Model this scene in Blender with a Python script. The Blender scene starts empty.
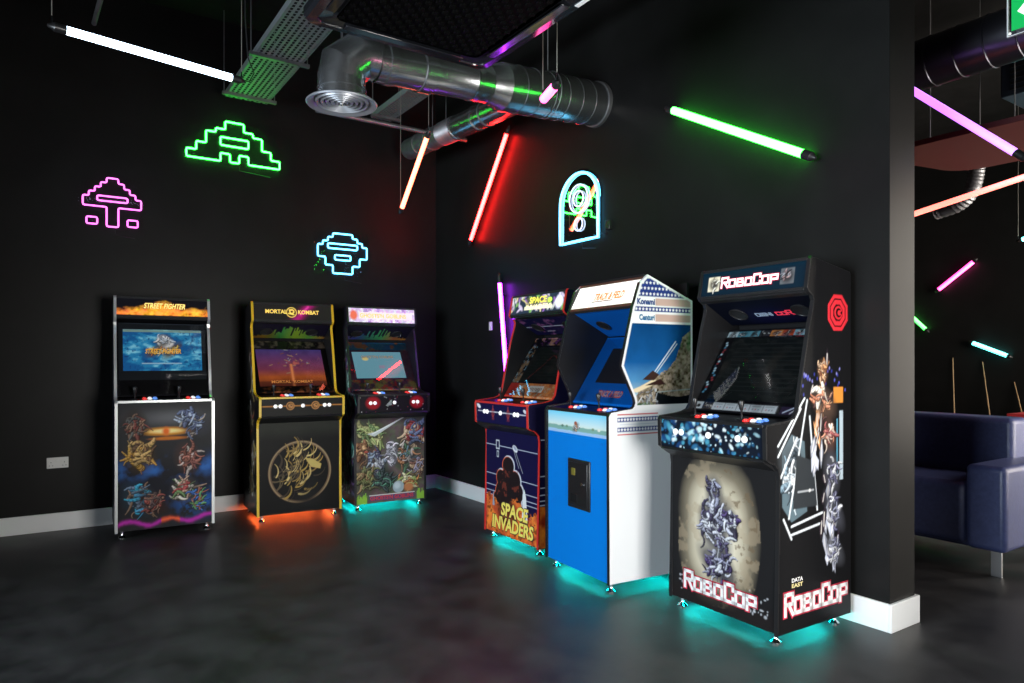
import bpy, math, random
import numpy as np
from mathutils import Vector, Matrix
R = math.radians
SC = bpy.context.scene
COL = SC.collection

# ------------------------------------------------------------------ camera, light, exposure
cd = bpy.data.cameras.new('camera'); cam = bpy.data.objects.new('camera', cd); COL.objects.link(cam)
cam.location = (6.666, -3.509, 1.35); cam.rotation_euler = (R(90), 0, 0.978)
cd.sensor_width = 36; cd.lens = 700 / 1024 * 36; cd.shift_y = 19.7 / 1024; cd.clip_start = .05
SC.camera = cam
W = bpy.data.worlds.new('sky'); SC.world = W; W.use_nodes = True
W.node_tree.nodes['Background'].inputs[0].default_value = (.62, .75, 1, 1)
W.node_tree.nodes['Background'].inputs[1].default_value = .4
SC.view_settings.view_transform = 'Standard'; SC.view_settings.look = 'None'
SC.view_settings.exposure = 0.0; SC.view_settings.gamma = 1; SC.view_settings.use_curve_mapping = False
SC.cycles.use_denoising = True
SC.cycles.max_bounces = 6; SC.cycles.diffuse_bounces = 3; SC.cycles.glossy_bounces = 3
SC.cycles.transparent_max_bounces = 10
SC.cycles.sample_clamp_indirect = 4
SC.cycles.caustics_reflective = False; SC.cycles.caustics_refractive = False

def daylight(name, loc, direction, w, h, power, col):
    l = bpy.data.lights.new(name, 'AREA'); l.shape = 'RECTANGLE'; l.size = w; l.size_y = h
    l.energy = power; l.color = col
    o = bpy.data.objects.new(name, l); COL.objects.link(o); o.location = loc
    o.rotation_euler = Vector(direction).to_track_quat('-Z', 'Y').to_euler()
# daylight falling in through the three windows of the street side
daylight('daylight_east', (7.25, -1.45, 1.15), (-1, .12, -.05), 1.5, 1.6, 190, (1, .97, .92))
daylight('daylight_south', (5.2, -7.85, 1.5), (-.1, 1, -.1), 3.4, 2.0, 680, (.80, .91, 1))
daylight('daylight_lounge', (7.25, 3.9, 1.85), (-1, -.25, -.02), 4.0, 2.9, 560, (1, .91, .80))

# ------------------------------------------------------------------ materials
def mat(name, col=(.5, .5, .5), rough=.5, metal=0, emit=None, es=0, spec=.5, coat=0):
    m = bpy.data.materials.new(name); m.use_nodes = True
    b = m.node_tree.nodes['Principled BSDF']
    b.inputs['Base Color'].default_value = (*col, 1); b.inputs['Roughness'].default_value = rough
    b.inputs['Metallic'].default_value = metal; b.inputs['Specular IOR Level'].default_value = spec
    b.inputs['Coat Weight'].default_value = coat; b.inputs['Coat Roughness'].default_value = .08
    if emit:
        b.inputs['Emission Color'].default_value = (*emit, 1); b.inputs['Emission Strength'].default_value = es
    return m
def noisy(m, c1, c2, scale=6, detail=6, rough=None, bump=0, stretch=(1, 1, 1), lo=.35, hi=.65):
    nt = m.node_tree; b = nt.nodes['Principled BSDF']
    tc = nt.nodes.new('ShaderNodeTexCoord'); mp = nt.nodes.new('ShaderNodeMapping'); mp.inputs['Scale'].default_value = stretch
    n = nt.nodes.new('ShaderNodeTexNoise'); n.inputs['Scale'].default_value = scale; n.inputs['Detail'].default_value = detail
    n.inputs['Roughness'].default_value = .62
    r = nt.nodes.new('ShaderNodeValToRGB'); r.color_ramp.elements[0].position = lo; r.color_ramp.elements[1].position = hi
    r.color_ramp.elements[0].color = (*c1, 1); r.color_ramp.elements[1].color = (*c2, 1)
    nt.links.new(tc.outputs['Object'], mp.inputs[0]); nt.links.new(mp.outputs[0], n.inputs['Vector'])
    nt.links.new(n.outputs['Fac'], r.inputs[0]); nt.links.new(r.outputs[0], b.inputs['Base Color'])
    if rough:
        mr = nt.nodes.new('ShaderNodeMapRange'); mr.inputs['To Min'].default_value = rough[0]; mr.inputs['To Max'].default_value = rough[1]
        nt.links.new(n.outputs['Fac'], mr.inputs[0]); nt.links.new(mr.outputs[0], b.inputs['Roughness'])
    if bump:
        bp = nt.nodes.new('ShaderNodeBump'); bp.inputs['Strength'].default_value = bump; bp.inputs['Distance'].default_value = .01
        nt.links.new(n.outputs['Fac'], bp.inputs['Height']); nt.links.new(bp.outputs[0], b.inputs['Normal'])
    return m
def art_mat(name, rough=.35, glow=0, base=1.0, coat=0):
    """printed panel: the ink comes from the mesh colour attribute"""
    m = bpy.data.materials.new(name); m.use_nodes = True; nt = m.node_tree; b = nt.nodes['Principled BSDF']
    a = nt.nodes.new('ShaderNodeAttribute'); a.attribute_name = 'ink'
    b.inputs['Roughness'].default_value = rough; b.inputs['Specular IOR Level'].default_value = .12; b.inputs['Coat Weight'].default_value = coat; b.inputs['Coat Roughness'].default_value = .06
    if base > 0: nt.links.new(a.outputs['Color'], b.inputs['Base Color'])
    else: b.inputs['Base Color'].default_value = (.01, .01, .01, 1)
    if glow:
        nt.links.new(a.outputs['Color'], b.inputs['Emission Color']); b.inputs['Emission Strength'].default_value = glow
    return m
M = {}
M['wall'] = noisy(mat('black_matt_paint', rough=.5, spec=.12), (.0088, .0088, .0088), (.0112, .0112, .0112), 3, 4, (.36, .42))
M['ceil'] = noisy(mat('black_ceiling', rough=.9, spec=.2), (.004, .004, .004), (.009, .009, .009), 5, 5)
M['floor'] = noisy(mat('charcoal_vinyl', rough=.35, spec=.4), (.010, .0105, .0115), (.056, .057, .06), 3.6, 12, (.32, .6), .05, (1, 1, 1), .3, .75)
M['white'] = mat('white_gloss_trim', (.84, .86, .87), .35)
M['socket'] = mat('white_plastic', (.75, .75, .73), .3)
M['black'] = mat('satin_black', (.012, .012, .013), .33)
M['blackp'] = mat('black_plastic', (.015, .015, .016), .35)
M['matte'] = mat('matte_black', (.006, .006, .007), .7, spec=.2)
M['dgrey'] = mat('dark_grey_bezel', (.03, .034, .042), .45)
M['yellow'] = mat('yellow_edging', (.72, .46, .02), .35)
M['red'] = mat('red_edging', (.62, .03, .025), .35)
M['chrome'] = mat('chrome', (.75, .77, .8), .12, 1)
M['satin'] = mat('silver_edging', (.6, .62, .62), .3, .6)
M['steel'] = mat('brushed_steel', (.55, .56, .58), .35, 1)
M['galv'] = noisy(mat('galvanised_duct', rough=.25, metal=.95), (.40, .41, .42), (.47, .48, .49), 6, 2)
M['galvd'] = noisy(mat('dull_galvanised', rough=.45, metal=.8), (.2, .2, .21), (.28, .28, .29), 8, 2)
M['zinc'] = mat('zinc_tray', (.19, .21, .22), .55, .2)
M['void'] = mat('grille_black', (.002, .002, .002), .8, spec=.05)
M['gloss'] = mat('glossy_black', (.012, .013, .016), .16, coat=.6)
M['blue'] = mat('cobalt_blue_laminate', (.002, .19, .68), .42)
M['bluebez'] = mat('cobalt_blue_bezel', (.004, .13, .55), .4)
M['whitelam'] = mat('white_laminate', (.74, .76, .78), .35)
M['leather'] = noisy(mat('navy_leather', rough=.42, spec=.5), (.046, .058, .15), (.06, .076, .19), 40, 4, (.35, .48), .12)
M['cue'] = mat('pale_ash_wood', (.5, .32, .16), .45)
M['darkwood'] = mat('dark_stained_wood', (.03, .02, .015), .4)
M['redcloth'] = mat('red_baize', (.4, .015, .02), .9)
M['redlit'] = mat('red_light_tinted_board', (.085, .014, .012), .6)  # red light from unseen tubes is put into the board colour
M['wire'] = mat('steel_wire', (.35, .34, .3), .4, .7)
M['screen_off'] = mat('dark_screen_glass', (.012, .014, .016), .07)
M['red_b'] = mat('red_button', (.7, .02, .02), .3, emit=(1, .05, .04), es=.5)
M['white_b'] = mat('white_button', (.8, .8, .8), .3, emit=(1, 1, 1), es=.55)
M['blue_b'] = mat('blue_button', (.1, .25, .8), .3, emit=(.15, .4, 1), es=.5)
M['print'] = art_mat('printed_vinyl', .42, 0)
M['print_s'] = art_mat('printed_vinyl_satin', .34, 0)
def ink(name, col, glow=0, rough=.4): return mat('ink_' + name, col, rough, emit=col if glow else None, es=glow)

def glass_mat(name, tint=.0, refl=1.0):
    m = bpy.data.materials.new(name); m.use_nodes = True; nt = m.node_tree; nt.nodes.clear()
    o = nt.nodes.new('ShaderNodeOutputMaterial'); mx = nt.nodes.new('ShaderNodeMixShader')
    t = nt.nodes.new('ShaderNodeBsdfTransparent'); t.inputs[0].default_value = (1 - tint, 1 - tint, 1 - tint, 1)
    g = nt.nodes.new('ShaderNodeBsdfGlossy'); g.inputs['Roughness'].default_value = .02
    f = nt.nodes.new('ShaderNodeFresnel'); f.inputs[0].default_value = 1.48
    mu = nt.nodes.new('ShaderNodeMath'); mu.operation = 'MULTIPLY'; mu.inputs[1].default_value = refl
    nt.links.new(f.outputs[0], mu.inputs[0]); nt.links.new(mu.outputs[0], mx.inputs[0])
    nt.links.new(t.outputs[0], mx.inputs[1]); nt.links.new(g.outputs[0], mx.inputs[2]); nt.links.new(mx.outputs[0], o.inputs[0])
    return m
M['acrylic'] = glass_mat('clear_acrylic', .0, .9); M['acrylic_thin'] = glass_mat('clear_acrylic_matt', .0, .08)
M['glass'] = glass_mat('window_glass')
M['scrglass'] = glass_mat('tinted_screen_glass', .15, 1.6)

# ------------------------------------------------------------------ mesh tools
class MB:
    def __init__(s): s.v = []; s.f = []; s.m = []; s.mats = []; s.cur = 0
    def mat(s, m):
        if m not in s.mats: s.mats.append(m)
        s.cur = s.mats.index(m); return s
    def add(s, vs, fs):
        b = len(s.v); s.v += [tuple(map(float, p)) for p in vs]
        for f in fs: s.f.append([b + i for i in f]); s.m.append(s.cur)
        return s
    def box(s, x0, x1, y0, y1, z0, z1):
        return s.add([(x0, y0, z0), (x1, y0, z0), (x1, y1, z0), (x0, y1, z0), (x0, y0, z1), (x1, y0, z1), (x1, y1, z1), (x0, y1, z1)],
                     [(0, 3, 2, 1), (4, 5, 6, 7), (0, 1, 5, 4), (1, 2, 6, 5), (2, 3, 7, 6), (3, 0, 4, 7)])
    def obox(s, c, ax, ay, az):
        """box about c with half axes ax, ay, az"""
        c, ax, ay, az = map(Vector, (c, ax, ay, az)); vs = []
        for k in (-1, 1):
            for i, j in ((-1, -1), (1, -1), (1, 1), (-1, 1)): vs.append(c + ax * i + ay * j + az * k)
        return s.add(vs, [(0, 3, 2, 1), (4, 5, 6, 7), (0, 1, 5, 4), (1, 2, 6, 5), (2, 3, 7, 6), (3, 0, 4, 7)])
    def prism(s, poly, fn, t0, t1):
        """poly of 2-D points swept from t0 to t1; fn(a, b, t) gives the 3-D point"""
        n = len(poly); vs = [fn(a, b, t0) for a, b in poly] + [fn(a, b, t1) for a, b in poly]
        fs = [list(range(n))[::-1], list(range(n, 2 * n))] + [(i, (i + 1) % n, n + (i + 1) % n, n + i) for i in range(n)]
        return s.add(vs, fs)
    def tube(s, pts, rad, n=12, closed=False, caps=True):
        pts = [Vector(p) for p in pts]; m = len(pts)
        rad = rad if isinstance(rad, (list, tuple)) else [rad] * m
        prev = None; vs = []
        for i, p in enumerate(pts):
            if closed: d = (pts[(i + 1) % m] - pts[i - 1])
            else: d = pts[min(i + 1, m - 1)] - pts[max(i - 1, 0)]
            d.normalize()
            if prev is None:
                a = Vector((0, 0, 1)) if abs(d.z) < .9 else Vector((1, 0, 0)); u = d.cross(a).normalized()
            else: u = (prev - d * prev.dot(d)).normalized()
            prev = u; w = d.cross(u)
            for k in range(n):
                a = 2 * math.pi * k / n; vs.append(p + (u * math.cos(a) + w * math.sin(a)) * rad[i])
        fs = []
        for i in range(m if closed else m - 1):
            j = (i + 1) % m
            for k in range(n): fs.append((i * n + k, i * n + (k + 1) % n, j * n + (k + 1) % n, j * n + k))
        if caps and not closed: fs += [list(range(n))[::-1], [(m - 1) * n + k for k in range(n)]]
        return s.add(vs, fs)
    def lathe(s, prof, p0, axis, n=32):
        """prof: (distance along axis, radius)"""
        d = Vector(axis).normalized(); p0 = Vector(p0)
        a = Vector((0, 0, 1)) if abs(d.z) < .9 else Vector((1, 0, 0)); u = d.cross(a).normalized(); w = d.cross(u); vs = []
        for t, r in prof:
            for k in range(n):
                an = 2 * math.pi * k / n; vs.append(p0 + d * t + (u * math.cos(an) + w * math.sin(an)) * max(r, 1e-4))
        fs = [(i * n + k, i * n + (k + 1) % n, (i + 1) * n + (k + 1) % n, (i + 1) * n + k) for i in range(len(prof) - 1) for k in range(n)]
        return s.add(vs, fs)
    def build(s, name, m=None, parent=None, bevel=0, smooth=True, seg=2, angle=35):
        me = bpy.data.meshes.new(name); me.from_pydata(s.v, [], s.f)
        for mm in (s.mats or [m]): me.materials.append(mm)
        if s.mats: me.polygons.foreach_set('material_index', s.m)
        me.update()
        if smooth:
            me.polygons.foreach_set('use_smooth', [True] * len(me.polygons)); me.set_sharp_from_angle(angle=R(angle))
        o = bpy.data.objects.new(name, me); COL.objects.link(o); o.parent = parent
        if bevel:
            b = o.modifiers.new('bevel', 'BEVEL'); b.width = bevel; b.segments = seg; b.limit_method = 'ANGLE'
        return o
def box(name, x0, x1, y0, y1, z0, z1, m, parent=None, bevel=0, seg=2): return MB().box(x0, x1, y0, y1, z0, z1).build(name, m, parent, bevel, seg=seg)
def struct(o): o['kind'] = 'structure'; return o
def tag(o, label, cat, group=None):
    o['label'] = label; o['category'] = cat
    if group: o['group'] = group
    return o
def thing(name, label, cat, loc=(0, 0, 0), rz=0, group=None):
    o = bpy.data.objects.new(name, None); COL.objects.link(o); o.location = loc; o.rotation_euler = (0, 0, rz); o.empty_display_size = .1
    return tag(o, label, cat, group)

def letters(body, parent, o, ux, uy, w, h, m, lift=.0012, bold=0, shear=0, name='lettering', space=1.0):
    """flat lettering fitted to a w x h box whose lower left corner is o"""
    c = bpy.data.curves.new('t', 'FONT'); c.body = body; c.size = 1; c.offset = bold; c.shear = shear; c.space_character = space
    c.resolution_u = 3; c.extrude = 0
    t = bpy.data.objects.new('t', c); COL.objects.link(t)
    me = bpy.data.meshes.new_from_object(t.evaluated_get(bpy.context.evaluated_depsgraph_get()))
    bpy.data.objects.remove(t); bpy.data.curves.remove(c)
    co = np.empty(len(me.vertices) * 3); me.vertices.foreach_get('co', co); co = co.reshape(-1, 3)
    a, b = co[:, :2].min(0), co[:, :2].max(0); q = (co[:, :2] - a) / (b - a) * np.array([w, h])
    o, ux, uy = np.array(o, float), np.array(ux, float), np.array(uy, float); nn = np.cross(ux, uy)
    P = o + q[:, :1] * ux + q[:, 1:] * uy + nn * lift
    me.vertices.foreach_set('co', P.ravel()); me.update(); me.name = name
    me.materials.clear(); me.materials.append(m)
    ob = bpy.data.objects.new(name, me); COL.objects.link(ob); ob.parent = parent
    return ob
GLY = {'R': [[(0, 0), (0, 1), (1, 1), (1, .5), (.1, .5)], [(.45, .5), (1, -.02)]], 'O': [[(0, 0), (0, .72), (.9, .72), (.9, 0), (0, 0)]],
       'B': [[(0, 0), (0, .72), (.8, .72), (.8, .4)], [(0, .38), (.9, .38), (.9, 0), (0, 0)]],
       'C': [[(.95, .72), (.95, 1), (0, 1), (0, 0), (.95, 0), (.95, .25)]], 'P': [[(0, -.05), (0, .72), (.95, .72), (.95, .3), (0, .3)]],
       'M': [[(0, 0), (0, .72), (.9, .72), (.9, 0)], [(.45, .7), (.45, 0)]], 'N': [[(0, 0), (0, .72), (.9, 0), (.9, .72)]], 'I': [[(0, 0), (0, .72)]]}
def block_word(word, parent, o, ux, uy, w, h, m, sw, lift, name='lettering', pad=.35, small=False):
    o, ux, uy = Vector(o), Vector(ux), Vector(uy); nn = ux.cross(uy); mb = MB()
    adv = [(0 if g == 'I' else .95) for g in word]; tot = sum(adv) + pad * (len(word) - 1); sx = w / tot; x = 0
    for g, a in zip(word, adv):
        for st in GLY[g]:
            for p, q in zip(st[:-1], st[1:]):
                yk = .72 if small and g in 'C' else 1
                P = o + ux * ((x + p[0]) * sx) + uy * (p[1] * h * yk); Q = o + ux * ((x + q[0]) * sx) + uy * (q[1] * h * yk)
                d = (Q - P).normalized(); e = nn.cross(d) * sw; P = P - d * sw + nn * lift; Q = Q + d * sw + nn * lift
                mb.add([P - e, Q - e, Q + e, P + e], [(0, 1, 2, 3)])
        x += a + pad
    return mb.build(name, m, parent, smooth=False)

# ------------------------------------------------------------------ printed artwork (procedural ink on a fine mesh)
def lat(x, y, seed):
    h = np.sin(x * 127.1 + y * 311.7 + seed * 74.7) * 43758.5453; return h - np.floor(h)
def vnoise(U, V, s, seed=0):
    x, y = U * s, V * s; i, j = np.floor(x), np.floor(y); fx, fy = x - i, y - j; fx = fx * fx * (3 - 2 * fx); fy = fy * fy * (3 - 2 * fy)
    return (lat(i, j, seed) * (1 - fx) + lat(i + 1, j, seed) * fx) * (1 - fy) + (lat(i, j + 1, seed) * (1 - fx) + lat(i + 1, j + 1, seed) * fx) * fy
def fbm(U, V, s, seed=0, o=4): return sum(vnoise(U, V, s * 2 ** k, seed + k) * .5 ** (k + 1) for k in range(o)) / (1 - .5 ** o)
class Cv:
    def __init__(c, U, V, cell, w, h): c.U, c.V, c.e, c.w, c.h = U, V, cell, w, h; c.I = np.zeros(U.shape + (3,))
    def fill(c, col): c.I[:] = col
    def mix(c, m, col): m = np.clip(m, 0, 1)[..., None]; c.I = c.I * (1 - m) + np.asarray(col) * m
    def grad(c, stops):
        v = c.V / c.h; ks = [s[0] for s in stops]
        for k in range(3): c.I[..., k] = np.interp(v, ks, [s[1][k] for s in stops])
    def ell(c, x, y, rx, ry, col, rot=0, soft=None, a=1):
        ca, sa = math.cos(rot), math.sin(rot); dx, dy = c.U - x, c.V - y
        d = np.hypot((dx * ca + dy * sa) / rx, (-dx * sa + dy * ca) / ry); s = (soft if soft else c.e / min(rx, ry)); c.mix(a * np.clip((1 - d) / s + .5, 0, 1), col)
    def ring(c, x, y, r, t, col, a=1, rx=1):
        d = abs(np.hypot((c.U - x) / rx, c.V - y) - r) - t; c.mix(a * np.clip(.5 - d / c.e, 0, 1), col)
    def line(c, p, q, t, col, a=1, soft=None):
        p, q = np.array(p, float), np.array(q, float); d = q - p; k = np.clip(((c.U - p[0]) * d[0] + (c.V - p[1]) * d[1]) / (d @ d + 1e-12), 0, 1)
        D = np.hypot(c.U - p[0] - k * d[0], c.V - p[1] - k * d[1]) - t; c.mix(a * np.clip(.5 - D / (soft or c.e), 0, 1), col)
    def rect(c, x0, x1, y0, y1, col, a=1):
        m = np.clip((c.U - x0) / c.e + .5, 0, 1) * np.clip((x1 - c.U) / c.e + .5, 0, 1) * np.clip((c.V - y0) / c.e + .5, 0, 1) * np.clip((y1 - c.V) / c.e + .5, 0, 1); c.mix(m * a, col)
    def poly(c, pts, col, a=1, soft=None):
        n = len(pts); ins = np.zeros(c.U.shape, bool); D = np.full(c.U.shape, 1e9)
        for i in range(n):
            (x0, y0), (x1, y1) = pts[i], pts[(i + 1) % n]; dx, dy = x1 - x0, y1 - y0
            k = np.clip(((c.U - x0) * dx + (c.V - y0) * dy) / (dx * dx + dy * dy + 1e-12), 0, 1); D = np.minimum(D, np.hypot(c.U - x0 - k * dx, c.V - y0 - k * dy))
            if y0 != y1: ins ^= ((c.V >= min(y0, y1)) & (c.V < max(y0, y1)) & (c.U < x0 + (c.V - y0) * dx / dy))
        c.mix(a * np.clip(.5 + np.where(ins, D, -D) / (soft or c.e), 0, 1), col)
    def blobs(c, x, y, rx, ry, pal, seed, n=12, k=.42):
        """a loose painterly cluster: bent brush strokes over a dark ground, deliberately no figure"""
        rd = random.Random(seed); m = np.mean(pal, 0); c.ell(x, y, rx * .95, ry * .95, m * .16, rd.random(), .7, .85)
        for i in range(int(n * 1.5)):
            a, r = rd.random() * 6.28, rd.random() ** .55; px, py = x + math.cos(a) * r * rx * .8, y + math.sin(a) * r * ry * .8
            col = np.array(rd.choice(pal)) * rd.uniform(.55, 1.25); t = rd.uniform(.06, .20) * min(rx, ry) * (1.4 if i < n * .5 else .7); b = rd.random() * 6.28; p = (px, py); bend = rd.uniform(-.55, .55); L = rd.uniform(.12, .26) * min(rx, ry)
            for q_ in range(4):
                q = (p[0] + math.cos(b) * L, p[1] + math.sin(b) * L); tt = t * (1.15, 1, .8, .5)[q_]; c.line((p[0] + .002, p[1] - .003), (q[0] + .002, q[1] - .003), tt, col * .12, .9); c.line(p, q, tt * .8, col)
                c.line((p[0] - tt * .25, p[1] + tt * .25), (q[0] - tt * .25, q[1] + tt * .25), tt * .22, np.minimum(col * 1.9 + .05, 1), .85, tt * .8 + 1e-4); p = q; b += bend
def printed(name, parent, o, ux, uy, w, h, paint, m=None, cell=.004, t=.004, clip=None):
    """a printed slab: corner o, along ux and uy, thickness t behind its face"""
    nx, ny = max(2, int(w / cell)) + 1, max(2, int(h / cell)) + 1
    U, V = np.meshgrid(np.linspace(0, w, nx), np.linspace(0, h, ny)); c = Cv(U, V, cell, w, h); paint(c)
    o, ux, uy = np.array(o, float), np.array(ux, float), np.array(uy, float); nn = np.cross(ux, uy)
    P = o + U[..., None] * ux + V[..., None] * uy; verts = P.reshape(-1, 3); idx = np.arange(nx * ny).reshape(ny, nx)
    F = np.stack([idx[:-1, :-1], idx[:-1, 1:], idx[1:, 1:], idx[1:, :-1]], -1).reshape(-1, 4)
    cols = np.concatenate([c.I.reshape(-1, 3), np.ones((nx * ny, 1))], 1)
    if clip is not None:
        cu, cv = U[:-1, :-1] + w / (nx - 1) / 2, V[:-1, :-1] + h / (ny - 1) / 2; k = Cv(cu, cv, 1e-6, w, h); k.poly(clip, (1, 1, 1)); F = F[k.I[..., 0].ravel() > .5]
        faces = F.tolist()
    else:
        n0 = len(verts); B = np.array([P[0, 0], P[0, -1], P[-1, -1], P[-1, 0]]) - nn * t; verts = np.vstack([verts, B])
        cols = np.vstack([cols, cols[[0, nx - 1, -1, -nx]]]); a, b, cc, d = n0, n0 + 1, n0 + 2, n0 + 3
        faces = F.tolist() + [[d, cc, b, a], [a, b] + idx[0, ::-1].tolist(), [b, cc] + idx[::-1, -1].tolist(), [cc, d] + idx[-1, :].tolist(), [d, a] + idx[:, 0].tolist()]
    me = bpy.data.meshes.new(name); me.from_pydata(verts.tolist(), [], faces); me.materials.append(m or M['print'])
    at = me.color_attributes.new('ink', 'FLOAT_COLOR', 'POINT'); at.data.foreach_set('color', np.clip(cols, 0, 4).ravel())
    ob = bpy.data.objects.new(name, me); COL.objects.link(ob); ob.parent = parent
    return ob

# ------------------------------------------------------------------ room shell
XE, YS, YN, ZC = 7.0, -7.5, 7.0, 4.4
struct(box('floor', -.2, XE + .2, YS - .2, YN + .2, -.1, 0, M['floor']))
struct(box('ceiling', -.2, XE + .2, YS - .2, YN + .2, ZC, ZC + .1, M['ceil']))
struct(box('wall_left', -.2, 0, YS - .2, YN + .2, 0, ZC, M['wall']))
struct(box('wall_right', 0, 4.825, 0, .245, 0, ZC, M['wall'], bevel=.003))
struct(box('wall_far', 0, XE, YN, YN + .2, 0, ZC, M['wall']))
def window_wall(name, axis, c, a0, a1, wins, sgn):
    mb = MB(); T = .2
    def b(u0, u1, z0, z1):
        if axis == 'x': mb.box(min(c, c + T * sgn), max(c, c + T * sgn), u0, u1, z0, z1)
        else: mb.box(u0, u1, min(c, c + T * sgn), max(c, c + T * sgn), z0, z1)
    u = a0
    for (w0, w1, z0, z1) in wins:
        b(u, w0, 0, ZC); b(w0, w1, 0, z0); b(w0, w1, z1, ZC); u = w1
    b(u, a1, 0, ZC); return struct(mb.build(name, M['wall'], smooth=False))
window_wall('wall_back', 'x', XE, YS, YN, [(-2.25, -.65, .3, 2.0), (1.9, 5.9, .4, 3.3)], 1)
window_wall('wall_front', 'y', YS, 0, XE, [(3.4, 6.9, .5, 2.5)], -1)
def window(n, axis, c, w0, w1, z0, z1):
    root = bpy.data.objects.new('window_%d' % n, None); COL.objects.link(root); root['kind'] = 'structure'
    mb = MB(); pn = MB(); k = .05
    def b(m_, u0, u1, za, zb, t=.03):
        if axis == 'x': m_.box(c - t, c + t, u0, u1, za, zb)
        else: m_.box(u0, u1, c - t, c + t, za, zb)
    b(mb, w0, w1, z0, z0 + k); b(mb, w0, w1, z1 - k, z1); nn = 3
    for i in range(nn + 1):
        u = w0 + (w1 - w0 - k) * i / nn; b(mb, u, u + k, z0, z1, .029)
    b(pn, w0 + .02, w1 - .02, z0 + .02, z1 - .02, .004)
    mb.build('window_frame', M['blackp'], root, smooth=False); pn.build('window_pane', M['glass'], root, smooth=False)
window(1, 'x', XE + .1, -2.25, -.65, .3, 2.0); window(2, 'y', YS - .1, 3.4, 6.9, .5, 2.5); window(3, 'x', XE + .1, 1.9, 5.9, .4, 3.3)
BH = .141
struct(box('baseboard_left', 0, .018, YS, 0, 0, BH, M['white'], bevel=.003))
struct(box('baseboard_right', .018, 4.825, -.018, 0, 0, BH, M['white'], bevel=.003))
struct(box('baseboard_end', 4.825, 4.843, -.018, .263, 0, BH, M['white'], bevel=.003))
struct(box('baseboard_lounge', .018, 4.825, .245, .263, 0, BH, M['white'], bevel=.003))
# sockets
def plate(label, cat, c, n, w, h, name, rock):
    t = thing(name, label, cat, c, n)
    MB().box(-w / 2, w / 2, -.009, 0, -h / 2, h / 2).build('face_plate', M['socket'], t, .003)
    for x in rock: MB().box(x - .007, x + .007, -.013, -.008, -.012 + h * .12, .012 + h * .12).build('rocker', M['socket'], t, .001)
    if w > .1:
        for x in (-.045, .045):
            for dx, dz, a, b_ in ((0, .012, .002, .004), (-.011, -.014, .004, .002), (.011, -.014, .004, .002)): MB().box(x + dx - a, x + dx + a, -.0098, -.0085, dz - b_ - .008, dz + b_ - .008).build('pin_hole', M['matte'], t)
plate('white double power socket low on the black wall left of the cabinets', 'socket', (0, -3.395, .54), R(90), .147, .086, 'power_socket', (-.018, .018))
plate('small white switch plate on the black wall beside the purple light tube', 'switch', (1.104, 0, 1.68), 0, .05, .08, 'light_switch', (0,))

# ------------------------------------------------------------------ light tubes
def tube_mat(name, col, s): return mat('lit_' + name, (.8, .8, .8), .4, emit=col, es=s)
def light_tube(label, p, q, m, wires=(), r=.022, clips=None, cap=.05, group=None, cords=()):
    p, q = Vector(p), Vector(q); c = (p + q) / 2; d = (q - p).normalized()
    t = thing('light_tube', label, 'light tube', c, 0, group); a, b = p - c, q - c
    MB().lathe([(0, 0), (0, r), ((b - a).length, r), ((b - a).length, 0)], a, d, 20).build('lit_tube', m, t)
    for e, s in ((a, -1), (b, 1)):
        MB().lathe([(-.004, 0), (-.004, r * 1.06), (cap, r * 1.06), (cap + .006, r * .8), (cap + .03, r * .35), (cap + .03, 0)], e, d * s, 16).build('end_cap', M['blackp'], t)
    for k in wires:   # 0 = first end, 1 = second end
        e = (a - d * (cap + .01)) if k == 0 else (b + d * (cap + .01))
        top = ZC - c.z; w = MB().tube([e, e + Vector((0, 0, .05)), (e.x, e.y, top)], .0025, 6).build('suspension_wire', M['wire'], t)
        MB().tube([e - Vector((0, 0, .012)), e + Vector((0, 0, .02)), e + Vector((0, 0, .055))], [.009, .006, .003], 8).build('wire_clamp', M['chrome'], t)
    for k in cords:
        e = (a - d * (cap + .02)) if k == 0 else (b + d * (cap + .02)); s = -1 if k == 0 else 1
        pts = [e, e + d * s * .04 + Vector((0, 0, .01)), e + d * s * .07 + Vector((.0, .0, .07)), e + d * s * .03 + Vector((0, 0, .16)), e + Vector((.01, .01, .4)), (e.x + .01, e.y + .01, ZC - c.z)]
        MB().tube(pts, .004, 6).build('power_cord', M['blackp'], t)
    if clips:   # wall clips: wall plane direction
        for k in (.12, .88):
            e = a + (b - a) * k; w = Vector(clips)
            MB().obox(e + w * .026, d * .008, w * .012, d.cross(w) * (r * .8)).build('wall_clip', M['blackp'], t)
    return t
T_white = tube_mat('cool_white', (.62, .8, 1), 7); T_green = tube_mat('green', (.02, 1, .025), 26); T_gfar = tube_mat('green_dim', (.06, 1, .1), 5)
T_orange = tube_mat('orange', (1, .10, .03), 9); T_red = tube_mat('red', (1, .007, .0055), 50)
T_pur = tube_mat('purple', (.40, .018, 1), 28); T_pink = tube_mat('pink', (1, .04, .32), 8)
T_pp = tube_mat('violet', (.48, .13, 1), 2.8); T_sal = tube_mat('salmon', (1, .13, .09), 4.5); T_teal = tube_mat('teal', (.1, .9, .8), 6)
light_tube('long cool white light tube hanging high at the left, beside the cable tray', (2.277, -3.401, 3.101), (2.107, -2.526, 3.102), T_white, (0, 1), cords=(1,))
light_tube('orange light tube hanging at a steep slant before the room corner', (1.163, -.939, 2.663), (1.642, -.944, 3.144), T_orange, (0, 1), cap=.03, r=.019)
light_tube('red light tube slanting on the black wall left of the blue arch sign', (.818, -.052, 2.523), (1.45, -.052, 3.388), T_red, clips=(0, 1, 0), cap=.04, r=.018)
light_tube('bright green light tube slanting down across the black wall on the right', (3.432, -.052, 3.004), (4.387, -.052, 2.48), T_green, clips=(0, 1, 0), r=.024)
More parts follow.
